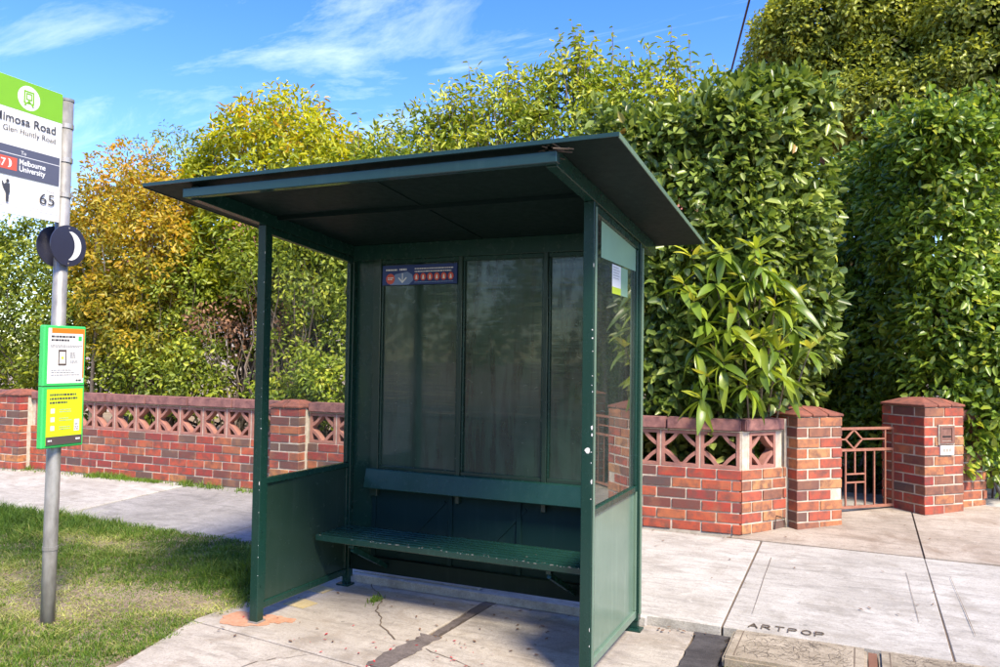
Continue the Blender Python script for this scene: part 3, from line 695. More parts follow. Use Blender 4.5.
def side(xo, xi, out):
    """side wall: lower sheet, rails, glass. xo outer face x, xi inner face x"""
    lo, hi = min(xo, xi), max(xo, xi); y0, y1 = s_+.001, D-s_-.001; mid = (lo+hi)/2
    fm = 'green'
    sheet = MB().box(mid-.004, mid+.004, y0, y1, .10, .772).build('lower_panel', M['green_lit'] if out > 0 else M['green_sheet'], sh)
    if out > 0: sheet['label'] = 'pale green lower panel on the outside with sunlight painted into its colour'
    for nm, z0, z1, ww in (('bottom_rail', .071, .112, .034), ('middle_rail', .772, .806, .036)):
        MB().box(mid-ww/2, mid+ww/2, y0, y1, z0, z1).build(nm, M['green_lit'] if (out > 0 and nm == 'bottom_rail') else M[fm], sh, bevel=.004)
    for ya, yb in ((y0, y0+.022), (y1-.022, y1)):
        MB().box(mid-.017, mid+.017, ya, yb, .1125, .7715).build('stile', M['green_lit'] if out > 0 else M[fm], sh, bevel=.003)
        MB().box(mid-.014, mid+.014, ya, yb, .8065, hb((ya+yb)/2)-.045).build('glazing_bead', M[fm], sh, bevel=.003)
    zt = lambda x, y: hb(y)-.002
    MB().prism([(mid-.018, y0), (mid+.018, y0), (mid+.018, y1), (mid-.018, y1)], lambda x, y: hb(y)-.042, zt).build('top_rail', M[fm], sh, bevel=.003)
    gl = MB().prism([(mid-.003, y0+.022), (mid+.003, y0+.022), (mid+.003, y1-.022), (mid-.003, y1-.022)], .806, lambda x, y: hb(y)-.042).build('glass_pane', M['glass'], sh)
    rv = MB()
    for z in np.arange(.2, 2.1, .31):
        for y in (s_*.5, D-s_*.5): rv.box(xi-.003 if out > 0 else xi, xi if out > 0 else xi+.003, y-.006, y+.006, z, z+.012)
        if out > 0:
            for y in (s_*.5, D-s_*.5): rv.box(xo, xo+.003, y-.006, y+.006, z, z+.012)
    rv.build('rivets', M['green'], sh)
    return mid, gl
mL, gL = side(0, s_, -1); mR, gR = side(W, W-s_, 1)
# rear right flashing strip
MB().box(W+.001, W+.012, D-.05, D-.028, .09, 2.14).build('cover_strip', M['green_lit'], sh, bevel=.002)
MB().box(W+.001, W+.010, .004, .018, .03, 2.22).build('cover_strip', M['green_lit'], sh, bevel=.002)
# film and notice on the right pane
def onpane(name, mat, y0, y1, z0, z1, k): return MB().add([(mR+.0034+k*.0004, y0, z0), (mR+.0034+k*.0004, y1, z0), (mR+.0034+k*.0004, y1, z1), (mR+.0034+k*.0004, y0, z1)], [(0, 1, 2, 3)]).build(name, M[mat], gR)
MB().add([(mR+.0034, .185, 2.005), (mR+.0034, .838, 2.005), (mR+.0034, .838, hb(.838)-.044), (mR+.0034, .185, hb(.185)-.044)], [(0, 1, 2, 3)]).build('film_strip', M['film'], gR)
onpane('notice', 'white', .375, .535, 1.845, 1.995, 1); onpane('notice', 'film', .536, .67, 1.845, 1.995, 1); onpane('notice_band', 'lime', .375, .535, 1.845, 1.880, 2)
Fn = Face(gR, (mR+.0045, 0, 0), (0, 1, 0), (1, 0, 0)); Fn.lines(.39, .52, [1.98-.014*i for i in range(5)], .005, 'grey_ink')

# roof
def sheet_yz(x0, x1, y0, y1, f0, f1): return MB().prism([(x0, y0), (x1, y0), (x1, y1), (x0, y1)], f0, f1)
OX = .272
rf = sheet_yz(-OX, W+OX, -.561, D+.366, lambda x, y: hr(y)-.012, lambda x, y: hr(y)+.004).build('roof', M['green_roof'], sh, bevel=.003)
sheet_yz(-OX-.003, W+OX+.003, -.566, -.5615, lambda x, y: hr(y)-.011, lambda x, y: hr(y)+.006).build('roof_edge_trim', M['beam'], rf)
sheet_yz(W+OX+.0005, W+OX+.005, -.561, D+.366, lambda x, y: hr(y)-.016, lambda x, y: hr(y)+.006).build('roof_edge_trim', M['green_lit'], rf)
sheet_yz(-OX-.005, -OX-.0005, -.561, D+.366, lambda x, y: hr(y)-.016, lambda x, y: hr(y)+.006).build('roof_edge_trim', M['beam'], rf)
for x in (0, W-.05): sheet_yz(x, x+.05, -.504, D+.30, lambda x, y: hb(y), lambda x, y: hr(y)-.013).build('roof_beam', M['green'], sh, bevel=.002)
sheet_yz(-.012, W+.012, -.548, -.5045, lambda x, y: hb(-.544)+.004, lambda x, y: hb(-.544)+.050).build('front_beam', M['beam'], sh, bevel=.003)
sheet_yz(.051, W-.051, D-.06, D-.02, lambda x, y: hb(y)-.03, lambda x, y: hr(y)-.014).build('rear_beam', M['green'], sh, bevel=.002)
sheet_yz(.051, W-.051, .1, .125, lambda x, y: hr(y)-.035, lambda x, y: hr(y)-.0125).build('purlin', M['green_roof'], sh)
sheet_yz(W/2-.01, W/2+.01, -.50, .85, lambda x, y: hr(y)-.017, lambda x, y: hr(y)-.0122).build('seam_cover', M['green_roof'], sh)
wm = MB()
for _ in range(14):
    a = Vector((W-.03, -.53, hr(-.53)-.02))+Vector((rng.normal()*.02, rng.normal()*.015, rng.normal()*.008)); wm.tube([a, a+Vector((.04*rng.normal()+.03, .03*rng.normal(), .012*rng.normal()))], .0025, 4)
wm.build('twig_debris', M['bark'], sh)

# rear wall
YB = D-.02
xs_ = [(.262, .832), (.862, 1.404), (1.434, 1.944)]
MB().box(.056, .205, YB+.004, YB+.012, .11, 2.14).build('rear_filler', M['green'], sh)
for a, b in ((.206, .262), (.832, .862), (1.404, 1.434), (1.9445, 1.968)):
    MB().box(a, b, YB-.028, YB+.02, .6, 2.155).build('rear_mullion', M['green_sheet'], sh, bevel=.003)
for a, b in xs_:
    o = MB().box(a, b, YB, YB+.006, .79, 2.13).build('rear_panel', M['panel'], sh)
    MB().box(a+.0005, b-.0005, YB-.02, YB-.001, .772, .800).build('bead', M['green_sheet'], o, bevel=.003); MB().box(a+.0005, b-.0005, YB-.02, YB-.001, 2.112, 2.14).build('bead', M['green'], o, bevel=.003)
    MB().box(a+.0005, a+.012, YB-.016, YB-.001, .8005, 2.1115).build('bead', M['green'], o, bevel=.002); MB().box(b-.012, b-.0005, YB-.016, YB-.001, .8005, 2.1115).build('bead', M['green'], o, bevel=.002)
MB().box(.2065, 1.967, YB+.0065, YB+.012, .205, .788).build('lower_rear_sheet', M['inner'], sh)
for x in (.21, .775, 1.24, 1.93): MB().box(x, x+.03, YB-.006, YB+.006, .206, .7).build('stud', M['inner'], sh, bevel=.002)
for x in (.40, .95): MB().bar((x, YB+.004, .24), (x+.35, YB+.004, .60), .008, .016).build('brace', M['inner'], sh)
MB().box(.06, W-.056, YB-.02, YB+.019, .107, .2045).build('bottom_rear_rail', M['green_roof'], sh, bevel=.003)
# backrest board, leaning
bk = MB(); 
bk.add([(.185, YB-.075, .655), (1.96, YB-.075, .655), (1.96, YB-.045, .775), (.185, YB-.045, .775), (.185, YB-.050, .650), (1.96, YB-.050, .650), (1.96, YB-.030, .780), (.185, YB-.030, .780)],
       [(0, 1, 2, 3), (5, 4, 7, 6), (0, 4, 5, 1), (3, 2, 6, 7), (0, 3, 7, 4), (1, 5, 6, 2)]); bk.build('backrest', M['bench'], sh, bevel=.004)
# bench
by0, by1 = .505, YB-.045; n = 7; pw = (by1-by0)/n
for i in range(n):
    MB().box(.058, W-.058, by0+pw*i+(0 if i == 0 else .007), by0+pw*(i+1)-.007, .378 if i else .366, .405-.001*(i % 2)).build('bench_slat', M['bench'], sh, bevel=.004)
for x in (.30, W-.42):
    b = MB(); b.box(x, x+.03, by0+.012, by1, .345, .3655); b.build('bench_bracket', M['green'], sh, bevel=.002)
    MB().bar((x+.015, by0+.03, .335), (x+.045, YB-.03, .16), .022, .03).build('bench_strut', M['green'], sh)
ch = MB()
for _ in range(26):
    x = .1+1.5*random.random(); y = by0+.004+.15*random.random()**3; w = .004+.018*random.random(); ch.add([(x, y, .4056), (x+w, y+.001, .4056), (x+w*.7, y+.006*random.random()+.003, .4056), (x+w*.2, y+.005, .4056)], [(0, 1, 2, 3)])
tag(ch.build('worn_paint', M['galv'], sh), kind='stuff')
wr = MB()
for _ in range(46):
    x = .08+1.7*random.random(); w = .004+.02*random.random()**2; z = .398+.006*random.random(); wr.add([(x, by0-.0006, z-.004*random.random()), (x+w, by0-.0006, z-.002), (x+w*.8, by0-.0006, z+.003), (x+w*.1, by0-.0006, z+.002)], [(0, 1, 2, 3)])
tag(wr.build('worn_edge', M['galv'], sh), kind='stuff')
# pale concrete upstand behind the shelter
struct(MB().box(-.1, W+.02, .955, .998, -.05, .052).build('path_edging', M['path'], None, bevel=.004))
# notice on the rear wall
nb_ = sbox('blue_notice', 'blue', .275, .825, YB-.0285, YB-.0215, 1.972, 2.100, bevel=.001, label='blue notice with red number bubbles and a white arrow')
F = Face(nb_, (.275, YB-.0285, 1.972), (1, 0, 0), (0, -1, 0))
F.poly([(.06, .0), (.20, .0), (.235, .03), (.225, .065), (.19, .085), (.10, .07), (.055, .03)], 'pale_blue')
F.disc(.062, .040, .033, 'red', ry=.034); F.lines(.042, .084, [.044, .034], .006, 'white', [1, .8])
F.lines(.028, .115, [.093], .010, 'white', [1]); F.lines(.13, .185, [.093], .012, 'white', [1])
F.rect(.150, .157, .018, .075, 'white'); F.poly([(.120, .044), (.127, .050), (.1535, .023), (.180, .050), (.187, .044), (.1535, .010)], 'white')
F.lines(.245, .525, [.098, .080], .007, 'white', [1, .95])
for i in range(6): F.disc(.258+.05*i, .048, .020, 'red', ry=.024); F.poly([(.250+.05*i, .034), (.266+.05*i, .034), (.262+.05*i, .060), (.254+.05*i, .060)], 'cream')
F.lines(.245, .53, [.012], .006, 'pale_blue', [1])

# ------------------------------------------------------------------ stop pole
PX, PY = -1.035, -.465
ps = R(-3.0); a_ = Vector((math.sin(ps), math.cos(ps), 0)); n_ = Vector((math.cos(ps), -math.sin(ps), 0))
pole = empty('tram_stop_sign', (PX, PY, 0)); tag(pole, 'galvanised tram stop pole with a white and green stop sign, moon disc and poster case', 'stop sign')
pm = MB().tube([(0, 0, -.1), (.004, .0, .40), (.020, .004, 2.945)], .0375, 24).build('pole', M['galv'], pole, smooth=False)
pm.data.polygons.foreach_set('use_smooth', [len(p.vertices) == 4 for p in pm.data.polygons])
MB().tube([(.0202, .004, 2.938), (.0203, .004, 2.953)], .040, 24).build('pole_cap', M['galv'], pole)
MB().tube([(.004, .0, .395), (.0045, .0, .415)], .0405, 24).build('pole_collar', M['galv'], pole)
for z in (2.795, 2.60, 2.40): MB().tube([(.019, .004, z-.013), (.019, .004, z+.013)], .0415, 24).build('clamp', M['band'], pole)
base = Vector((.019, .004, 0))
def plate_box(name, mat, x0, x1, z0, z1, n0, n1, parent=pole, bevel=.0015):
    """box in the sign's own axes: x along a_, n along the normal"""
    v = []
    for z in (z0, z1):
        for x, k in ((x0, n0), (x1, n0), (x1, n1), (x0, n1)): v.append(base+a_*x+n_*k+Vector((0, 0, z)))
    return MB().add(v, [(0, 3, 2, 1), (4, 5, 6, 7), (0, 1, 5, 4), (1, 2, 6, 5), (2, 3, 7, 6), (3, 0, 4, 7)]).build(name, M[mat], parent, bevel=bevel)
SR = -.045; SW = .475
plate_box('sign_back_plate', 'white', SR-SW+.02, SR+.012, 2.262, 2.955, -.028, -.022)
sp = plate_box('sign_plate', 'cream', SR-SW, SR, 2.235, 2.965, .020, .026)
for z in (2.795, 2.60, 2.40): plate_box('sign_bracket', 'band', SR-.03, -.03, z-.012, z+.012, -.0215, .0195)
F = Face(sp, base+a_*SR+n_*.026+Vector((0, 0, 2.235)), a_, n_)       # x=0 at the right edge, y=0 at the bottom
F.rect(-SW+.001, -.0012, .562, .7288, 'sgreen', 'green_header')
F.disc(-.208, .642, .066, 'cream')
cx, cy = -.208, .645
def outline(x0, x1, y0, y1, w, mat):
    F.rect(x0, x1, y0, y0+w, mat); F.rect(x0, x1, y1-w, y1, mat); F.rect(x0, x0+w, y0+w, y1-w, mat); F.rect(x1-w, x1, y0+w, y1-w, mat)
outline(cx-.031, cx+.031, cy-.036, cy+.036, .009, 'sgreen'); outline(cx-.018, cx+.018, cy-.014, cy+.024, .007, 'sgreen')
F.poly([(cx-.012, cy-.027), (cx+.012, cy-.027), (cx, cy-.010)], 'sgreen')
F.poly([(cx-.030, cy-.046), (cx-.020, cy-.046), (cx-.012, cy-.036), (cx-.024, cy-.036)], 'sgreen'); F.poly([(cx+.030, cy-.046), (cx+.020, cy-.046), (cx+.012, cy-.036), (cx+.024, cy-.036)], 'sgreen')
F.text('Mimosa Road', -.042, .487, 'ink', width=.362, height=.046, right=True, bold=.012)
F.text('Glen Huntly Road', -.040, .436, 'ink', width=.312, height=.032, right=True)
F.rect(-SW+.001, -.012, .205, .362, 'slate', 'slate_band'); F.rect(-SW+.001, -.012, .316, .319, 'white')
F.text('To', -.247, .327, 'white', height=.020)
F.rect(-.40, -.268, .232, .300, 'red', 'route_badge'); F.text('67', -.388, .246, 'white', height=.042, bold=.01)
q = [(-.318+.020*math.cos(t_), .266+.024*math.sin(t_)) for t_ in np.linspace(-1.3, 1.3, 12)]+[(-.324+.012*math.cos(t_), .266+.024*math.sin(t_)) for t_ in np.linspace(1.3, -1.3, 12)]
F.poly(q, 'white')
F.text('Melbourne', -.255, .272, 'white', height=.030, width=.155, bold=.02); F.text('University', -.255, .236, 'white', height=.030, width=.155, bold=.02)
F.text('Stop', -.040, .158, 'grey_ink', height=.020, right=True); F.text('65', -.038, .085, 'ink', height=.062, width=.092, right=True)
F.disc(-.318, .170, .0095, 'ink'); F.poly([(-.330, .157), (-.306, .157), (-.304, .108), (-.309, .108), (-.311, .06), (-.325, .06), (-.327, .112), (-.345, .140), (-.352, .165), (-.346, .167), (-.338, .15)], 'ink')
F.rect(-SW+.001, -.012, .048, .051, 'grey_ink')
# moon discs either side of the pole
def disc_part(k0, k1):
    v = []; n = 40; c = base+Vector((-.002, 0, 2.11)); r = .116
    for k in (k0, k1):
        for i in range(n): q = 2*math.pi*i/n; v.append(c+a_*(r*math.cos(q))+Vector((0, 0, r*math.sin(q)))+n_*k)
    return MB().add(v, [tuple(range(n)), tuple(range(2*n-1, n-1, -1))]+[(i, (i+1) % n, n+(i+1) % n, n+i) for i in range(n)]).build('night_disc', M['navy'], pole)
d2 = disc_part(-.058, -.050); d1 = disc_part(.046, .054)
Fd = Face(d1, base+Vector((-.002, 0, 2.11))+n_*.054, a_, n_)
q = [(.000+.082*math.cos(t_), .082*math.sin(t_)*1.02) for t_ in np.linspace(-1.35, 1.35, 20)]+[(-.045+.084*math.cos(t_), .094*math.sin(t_)) for t_ in np.linspace(1.02, -1.02, 20)]
Fd.poly(q, 'white', 'moon')
for t_ in (math.pi/2, -math.pi/2): Fd.disc(.1*math.cos(t_), .1*math.sin(t_), .005, 'band', 'bolt', n=10)
# poster case
cs = plate_box('poster_case', 'case_green', -.135, .135, .972, 1.655, .012, .052, bevel=.006)
plate_box('case_joint', 'dark', -.1352, .1352, 1.3155, 1.3195, .0119, .0530, cs, 0)
Fc = Face(cs, base+n_*.052+Vector((0, 0, 0)), a_, n_)
Fc.rect(-.112, .122, 1.332, 1.640, 'white', 'poster'); Fc.rect(-.090, .122, 1.612, 1.640, 'orange'); Fc.rect(.113, .122, 1.36, 1.612, 'orange')
Fc.lines(-.092, .06, [1.588, 1.568], .011, 'ink', [1, .75]); Fc.rect(.082, .104, 1.572, 1.598, 'case_green')
Fc.lines(-.096, .108, [1.542, 1.534], .005, 'grey_ink', [1, .9])
Fc.rect(-.046, .006, 1.432, 1.520, 'brown_ink', 'phone'); Fc.rect(-.039, -.001, 1.442, 1.508, 'cream', 'phone_screen'); Fc.disc(-.020, 1.474, .008, 'lime')
Fc.text('38', .028, 1.478, 'grey_ink', height=.034) if False else Fc.lines(.030, .062, [1.500, 1.488, 1.476], .007, 'grey_ink', [1, 1, 1])
Fc.lines(.028, .09, [1.455, 1.445], .004, 'grey_ink'); Fc.lines(-.09, .1, [1.405, 1.392, 1.378], .004, 'grey_ink'); Fc.lines(.07, .108, [1.344], .007, 'ink', [1])
Fc.rect(-.112, .118, .990, 1.300, 'yellow', 'poster')
Fc.lines(-.092, .085, [1.262, 1.240, 1.218], .012, 'brown_ink', [.95, 1, .62])
for y in (1.166, 1.118, 1.070): Fc.rect(-.085, -.060, y, y+.026, 'white'); Fc.lines(-.03, .055, [y+.016, y+.004], .004, 'grey_ink')
Fc.rect(.066, .100, 1.060, 1.126, 'white'); Fc.lines(.070, .096, [1.094, 1.078, 1.066], .009, 'grey_ink', [1, 1, 1])
Fc.rect(-.112, .118, .990, 1.036, 'brown_ink'); Fc.lines(-.10, -.075, [1.010], .009, 'white', [1]); Fc.lines(.078, .106, [1.010], .010, 'white', [1])

# ------------------------------------------------------------------ house glimpsed through the shrubs
hs_ = empty('house', (-6, 9.5, .15)); tag(hs_, 'pale rendered house glimpsed through gaps in the shrubs', 'house')
MB().box(-8, 9, 0, 7, 0, 2.9).build('wall', M['render_wall'], hs_)
MB().add([(-8.5, -.5, 2.9), (9.5, -.5, 2.9), (9.5, 7.5, 2.9), (-8.5, 7.5, 2.9), (-5, 3.5, 5.2), (6, 3.5, 5.2)], [(0, 1, 5, 4), (1, 2, 5), (2, 3, 4, 5), (3, 0, 4), (0, 3, 2, 1)]).build('roof', M['rooftile'], hs_)
for x in (-5, -1.2, 3.2, 6.8):
    w_ = MB().box(x-.7, x+.7, -.04, -.001, 1.0, 2.2).build('window', M['white'], hs_); MB().box(x-.62, x+.62, -.05, -.041, 1.08, 2.12).build('pane', M['pane'], w_)
cb = MB().tube([Vector((1.08, 10, 6.03)).lerp(Vector((7.02, -12.5, 9.45)), i/24)-Vector((0, 0, .25*math.sin(math.pi*i/24))) for i in range(25)], .016, 6).build('overhead_cable', M['cable'])
tag(cb, 'thin black overhead cable against the blue sky above the hedge', 'cable')

# ------------------------------------------------------------------ hedges and shrubs
def hedge(name, label, base, poly, z0, z1, leaf, n_cl, n_per, rc, L, W, depth=.5, bulge=.10, lvr=(0, 1), upb=.35, top=True, droop=.15, zfun=None, sel=None, nbr=26):
    """clipped hedge: clumps over vertical faces along a polyline (left to right, outward = right-hand normal) and over the top"""
    root = empty(name, base); inv = np.array(base); poly = [np.array(p, float) for p in poly]
    seg = [np.linalg.norm(b-a) for a, b in zip(poly[:-1], poly[1:])]; wts = np.array(seg)/sum(seg)
    C, O = [], []
    while len(C) < n_cl:
        i = rng.choice(len(seg), p=wts); f = rng.random(); a, b = poly[i], poly[i+1]; tdir = (b-a)/seg[i]; nrm = np.array([tdir[1], -tdir[0]])
        p = a+(b-a)*f; zt = z1 if zfun is None else zfun(p[0], p[1])
        if top and rng.random() < .22:
            dd = depth*2*rng.random(); z = zt+rng.normal()*.07-.05; o = np.array([nrm[0]*.3, nrm[1]*.3, 1.0])
        else:
            z = z0+(zt-z0)*rng.random(); dd = depth*rng.random()**2.2-bulge*(.5+.5*math.sin(3.1*p[0]+2.3*z)*math.cos(2.7*p[1]-1.9*z))*1.0; o = np.array([nrm[0], nrm[1], .18])
        q = p-nrm*dd
        if sel and not sel(q[0], q[1], z): continue
        C.append((q[0], q[1], z)); O.append(o)
    C = np.array(C); O = unit(np.array(O)); Rc = rc*(.6+.8*rng.random(n_cl))
    P, Dv, N, idx = clumps_to_leaves(C, Rc, O, n_per, upb=upb, outb=.9, jitter=.8)
    lv = lvr[0]+(lvr[1]-lvr[0])*np.clip(.6*rng.random(len(P))+.4*rng.random(n_cl)[idx], 0, 1)
    leaf_cloud('crown', P-inv, Dv, N, L*(.6+.65*rng.random(len(P))), W*(.65+.6*rng.random(len(P))), lv, LM[leaf], root, droop=droop)
    tg = [tuple(C[i]-inv-np.array([O[i][0], O[i][1], 0])*.3) for i in rng.choice(n_cl, 26, replace=False)]
    branches(root, (0, 0, 0), tg, .03, M['bark'], spread=.35)
    tag(root, label, 'hedge'); return root
hedge('clipped_hedge', 'tall dense green hedge standing above the splayed fence end, left of the gate', (1.6, 4.1, .15),
      [(.95, 3.42), (1.3, 3.36), (2.15, 3.34), (2.50, 3.72), (2.80, 4.02), (2.35, 4.75), (1.7, 5.7)], .35, 3.72, 'hedge', 1500, 21, .16, .112, .058, depth=.45, zfun=lambda x, y: 3.70+.12*math.sin(3*x)+.12*(x > 2.5), sel=lambda x, y, z: z > 1.2 or x < 2.2)
shrub('tall_hedge', 'tall loose hedge with upright shoots rising behind the shelter roof', 'hedge',
      [((-2.1, 4.7, 2.6), (.7, .7, 1.75)), ((-1.35, 4.6, 2.7), (.8, .7, 1.95)), ((-.5, 4.6, 2.8), (.8, .7, 1.95)), ((.25, 4.5, 2.9), (.8, .7, 1.95)), ((1.0, 4.5, 2.9), (.75, .7, 1.85)), ((1.6, 4.6, 2.8), (.6, .7, 1.65)), ((2.2, 4.8, 2.6), (.6, .6, 1.5))],
      (0, 4.7, .15), 'tall', 'bark_pale', 2100, 22, .17, 0.086, 0.031, shell=(.5, 1.0), zmin=.5, nb=60, r0=.025, topbias=.45, droop=.25, spread=.9)
# upright shoots on top of that hedge
def shoots(root_name, label, pts, leaf, hgt, L, W, n):
    pass
sh_root = [o for o in col.objects if o.name.startswith('tall_hedge')][0]
mbs = MB(); P_, D_, N_, L_ = [], [], [], []
for _ in range(230):
    x = -2.5+4.8*rng.random(); y = 4.25+.7*rng.random()
    top = 4.22+.45*math.exp(-((x-.3)/1.1)**2)+.12*math.sin(5*x)+rng.normal()*.12-.35*max(0, -x-1.2)-.35*max(0, x-1.35)
    b = np.array([x-0, y-4.7, top-.55-.15]); e = b+np.array([rng.normal()*.07, rng.normal()*.07, .55+.28*rng.random()])
    mbs.tube([tuple(b), tuple((b+e)/2+rng.normal(size=3)*.01), tuple(e)], [.007, .005, .002], 4, False)
    for k in range(13):
        f = .25+.75*k/12; p = b+(e-b)*f; ang = k*2.4+rng.random(); d = np.array([math.cos(ang), math.sin(ang), .25-.5*rng.random()])
        P_.append(p); D_.append(d); N_.append(np.array([-.2*d[0], -.2*d[1], 1.0])+rng.normal(size=3)*.3); L_.append((.11-.03*f)*(.8+.5*rng.random()))
mbs.build('shoots', M['bark_pale'], sh_root)
leaf_cloud('shoot_leaves', np.array(P_), np.array(D_), np.array(N_), np.array(L_), .034, .3+.65*rng.random(len(P_)), LM['tall'], sh_root, droop=.3)

shrub('golden_tree', 'round tree with golden yellow-green leaves left of the shelter roof', 'tree',
      [((-4.3, 5.3, 3.7), (1.25, 1.1, 1.45)), ((-5.1, 5.3, 3.5), (.9, .9, 1.25)), ((-3.45, 5.2, 3.4), (.9, .9, 1.2)), ((-4.2, 4.9, 2.9), (1.3, .8, .9)), ((-3.0, 5.2, 3.0), (.7, .7, 1.1))],
      (-4.3, 5.3, .15), 'gold', 'bark', 1190, 24, .19, 0.101, 0.037, shell=(.5, 1.0), nb=30, r0=.045, topbias=.7, droop=.3)
shrub('orange_shrub', 'autumn orange shrub behind the fence, right of the stop pole', 'shrub',
      [((-6.1, 4.3, 3.25), (.75, .65, 1.15)), ((-5.45, 4.2, 2.9), (.6, .6, 1.0)), ((-6.5, 4.4, 2.7), (.6, .6, 1.1)), ((-5.7, 4.0, 2.1), (.7, .5, .5)), ((-5.3, 3.9, 1.6), (.6, .4, .3))],
      (-5.6, 4.2, .15), 'orange', 'bark_pale', 780, 30, .15, .068, .034, shell=(.3, 1.05), nb=60, r0=.036, topbias=.55, spread=.3, lvr=(0, .82))
shrub('thin_shrub', 'thin grey-green twiggy tree tops poking out above the orange shrub', 'shrub',
      [((-6.3, 4.9, 4.0), (.8, .4, .75)), ((-5.6, 4.9, 4.0), (.5, .4, .55))], (-6.1, 4.9, .15), 'mid', 'bark', 165, 14, .13, 0.060, 0.026, shell=(.4, 1.1), nb=26, r0=.02, spread=.1)
shrub('green_shrub', 'dense dark green shrub at the left edge, behind the stop pole', 'shrub',
      [((-8.1, 4.5, 2.5), (1.1, .7, 1.25)), ((-7.7, 4.1, 1.9), (1.0, .7, 1.6)), ((-6.8, 4.0, 1.6), (.7, .6, 1.15)), ((-8.7, 4.2, 2.0), (1.0, .8, 1.5)), ((-9.8, 4.3, 1.8), (1.0, .8, 1.5)), ((-11.2, 4.4, 1.9), (1.1, .8, 1.6)), ((-12.8, 4.4, 2.0), (1.2, .8, 1.7)), ((-14.5, 4.4, 1.8), (1.2, .8, 1.6))],
      (-7.6, 4.2, .15), 'dark', 'bark', 1920, 24, .17, 0.072, 0.038, shell=(.5, 1.0), nb=24, r0=.03)
shrub('backing_shrub', 'dark green shrubs filling the gaps behind the orange shrub and the golden tree', 'shrub',
      [((-9.9, 5.6, 2.0), (1.1, .5, 1.6)), ((-8.6, 5.6, 2.1), (1.1, .5, 1.6)), ((-7.2, 5.9, 2.2), (1.0, .5, 1.5)), ((-6.0, 5.9, 2.0), (1.0, .5, 1.5)), ((-4.8, 6.0, 1.7), (1.0, .5, 1.1)), ((-3.6, 6.0, 2.2), (.9, .5, 1.0)), ((-2.6, 5.9, 1.8), (.8, .5, 1.3))],
      (-5, 6.0, .15), 'dark', 'bark', 760, 22, .18, .085, .045, shell=(.4, 1.0), nb=40, r0=.03, spread=1.2)
# lower shrubs in front of the tree, between the pole and the shelter
shrub('low_shrub', 'green shrub above the fence between the orange shrub and the shelter post', 'shrub',
      [((-5.1, 3.8, 1.2), (.6, .4, .55)), ((-4.3, 3.75, 1.25), (.5, .4, .5)), ((-4.9, 4.2, 2.3), (.6, .4, .5))], (-4.9, 3.9, .15), 'mid', 'bark', 336, 22, .14, 0.063, 0.034, shell=(.3, 1.0), nb=22, r0=.022)
shrub('rusty_shrub', 'shrub with dry rusty brown leaves just left of the front shelter post', 'shrub',
      [((-4.0, 4.0, 1.95), (.55, .4, .35)), ((-3.3, 4.1, 1.8), (.4, .3, .35))], (-3.9, 4.1, .15), 'rust', 'bark_pale', 45, 22, .13, 0.055, 0.030, shell=(.2, 1.0), nb=30, r0=.022)
shrub('leafy_shrub', 'loose bright green shrub seen through the left glass pane', 'shrub',
      [((-3.0, 3.9, 1.5), (.5, .4, .55)), ((-2.3, 3.7, 1.3), (.55, .4, .45)), ((-2.8, 4.1, 2.5), (.7, .5, .55)), ((-1.9, 4.0, 2.0), (.5, .4, .6)), ((-3.6, 4.2, 2.6), (.5, .4, .5))],
      (-2.8, 4.0, .15), 'mid', 'bark', 330, 22, .15, 0.061, 0.032, shell=(.2, 1.0), nb=40, r0=.028, spread=.3)
shrub('small_bush', 'small bright yellow-green bush low behind the fence, seen through the left glass', 'shrub',
      [((-2.1, 3.5, 1.15), (.42, .3, .35)), ((-2.75, 3.5, 1.0), (.35, .25, .25))], (-2.2, 3.5, .15), 'tall', 'bark', 140, 22, .11, 0.063, 0.032, shell=(.2, 1.0), nb=12, r0=.015, topbias=.3)
# right-hand hedge beyond the gate
hedge('overhanging_hedge', 'large glossy green hedge overhanging the pillar with the letterbox', (3.7, 6.0, .15),
      [(2.7, 7.3), (3.25, 6.2), (3.66, 5.15), (3.80, 4.86), (4.10, 5.12), (4.45, 5.45), (4.55, 6.5), (4.6, 9)], .5, 3.8, 'gloss', 2500, 22, .16, .092, .050, depth=.55, bulge=.16,
      zfun=lambda x, y: 3.82+.15*math.sin(2.1*x+1)-.12*max(0, 3.6-x), sel=lambda x, y, z: z > 1.25 or x > 3.95 or y > 5.3)
shrub('hedge_drape', 'leafy branches hanging over the fence stub at the right edge', 'hedge',
      [((4.22, 5.05, 1.45), (.30, .28, .55)), ((4.45, 5.2, 1.7), (.35, .3, .8)), ((4.55, 5.3, 1.1), (.25, .25, .35))], (4.4, 5.6, .15), 'gloss', 'bark', 225, 20, .13, 0.085, 0.047, shell=(.3, 1.0), zmin=.75, nb=10, r0=.015)
bgd = []; r3 = np.random.default_rng(5)
for i in range(44):
    an = r3.random()*6.28; rr = r3.random()**.5; z = 5.2+6.6*r3.random(); k = math.sqrt(max(.05, 1-((z-7.6)/4.8)**2))
    bgd.append(((5.3+4.2*rr*k*math.cos(an), 16.8-abs(2.4*rr*k*math.sin(an)), z), (1.1+.5*r3.random(), .9+.4*r3.random(), .75+.35*r3.random())))
ct = shrub('cypress_tree', 'big old tree with dense olive-green rounded foliage pads behind the right hedge', 'tree', bgd, (5.3, 17, .1), 'far', 'bark', 5600, 26, .25, .115, .068, shell=(.86, 1.0), zmin=4.2, nb=26, r0=.22, topbias=.55, upb=.7)
C, O = ellipsoid_clumps(bgd, 1100, (.1, .6), 4.2); P, Dv, N, idx = clumps_to_leaves(C, np.full(1100, .4), O, 12)
leaf_cloud('inner_foliage', P-np.array([5.3, 17, .1]), Dv, N, .26, .17, .3*rng.random(len(P)), LM['far'], ct)

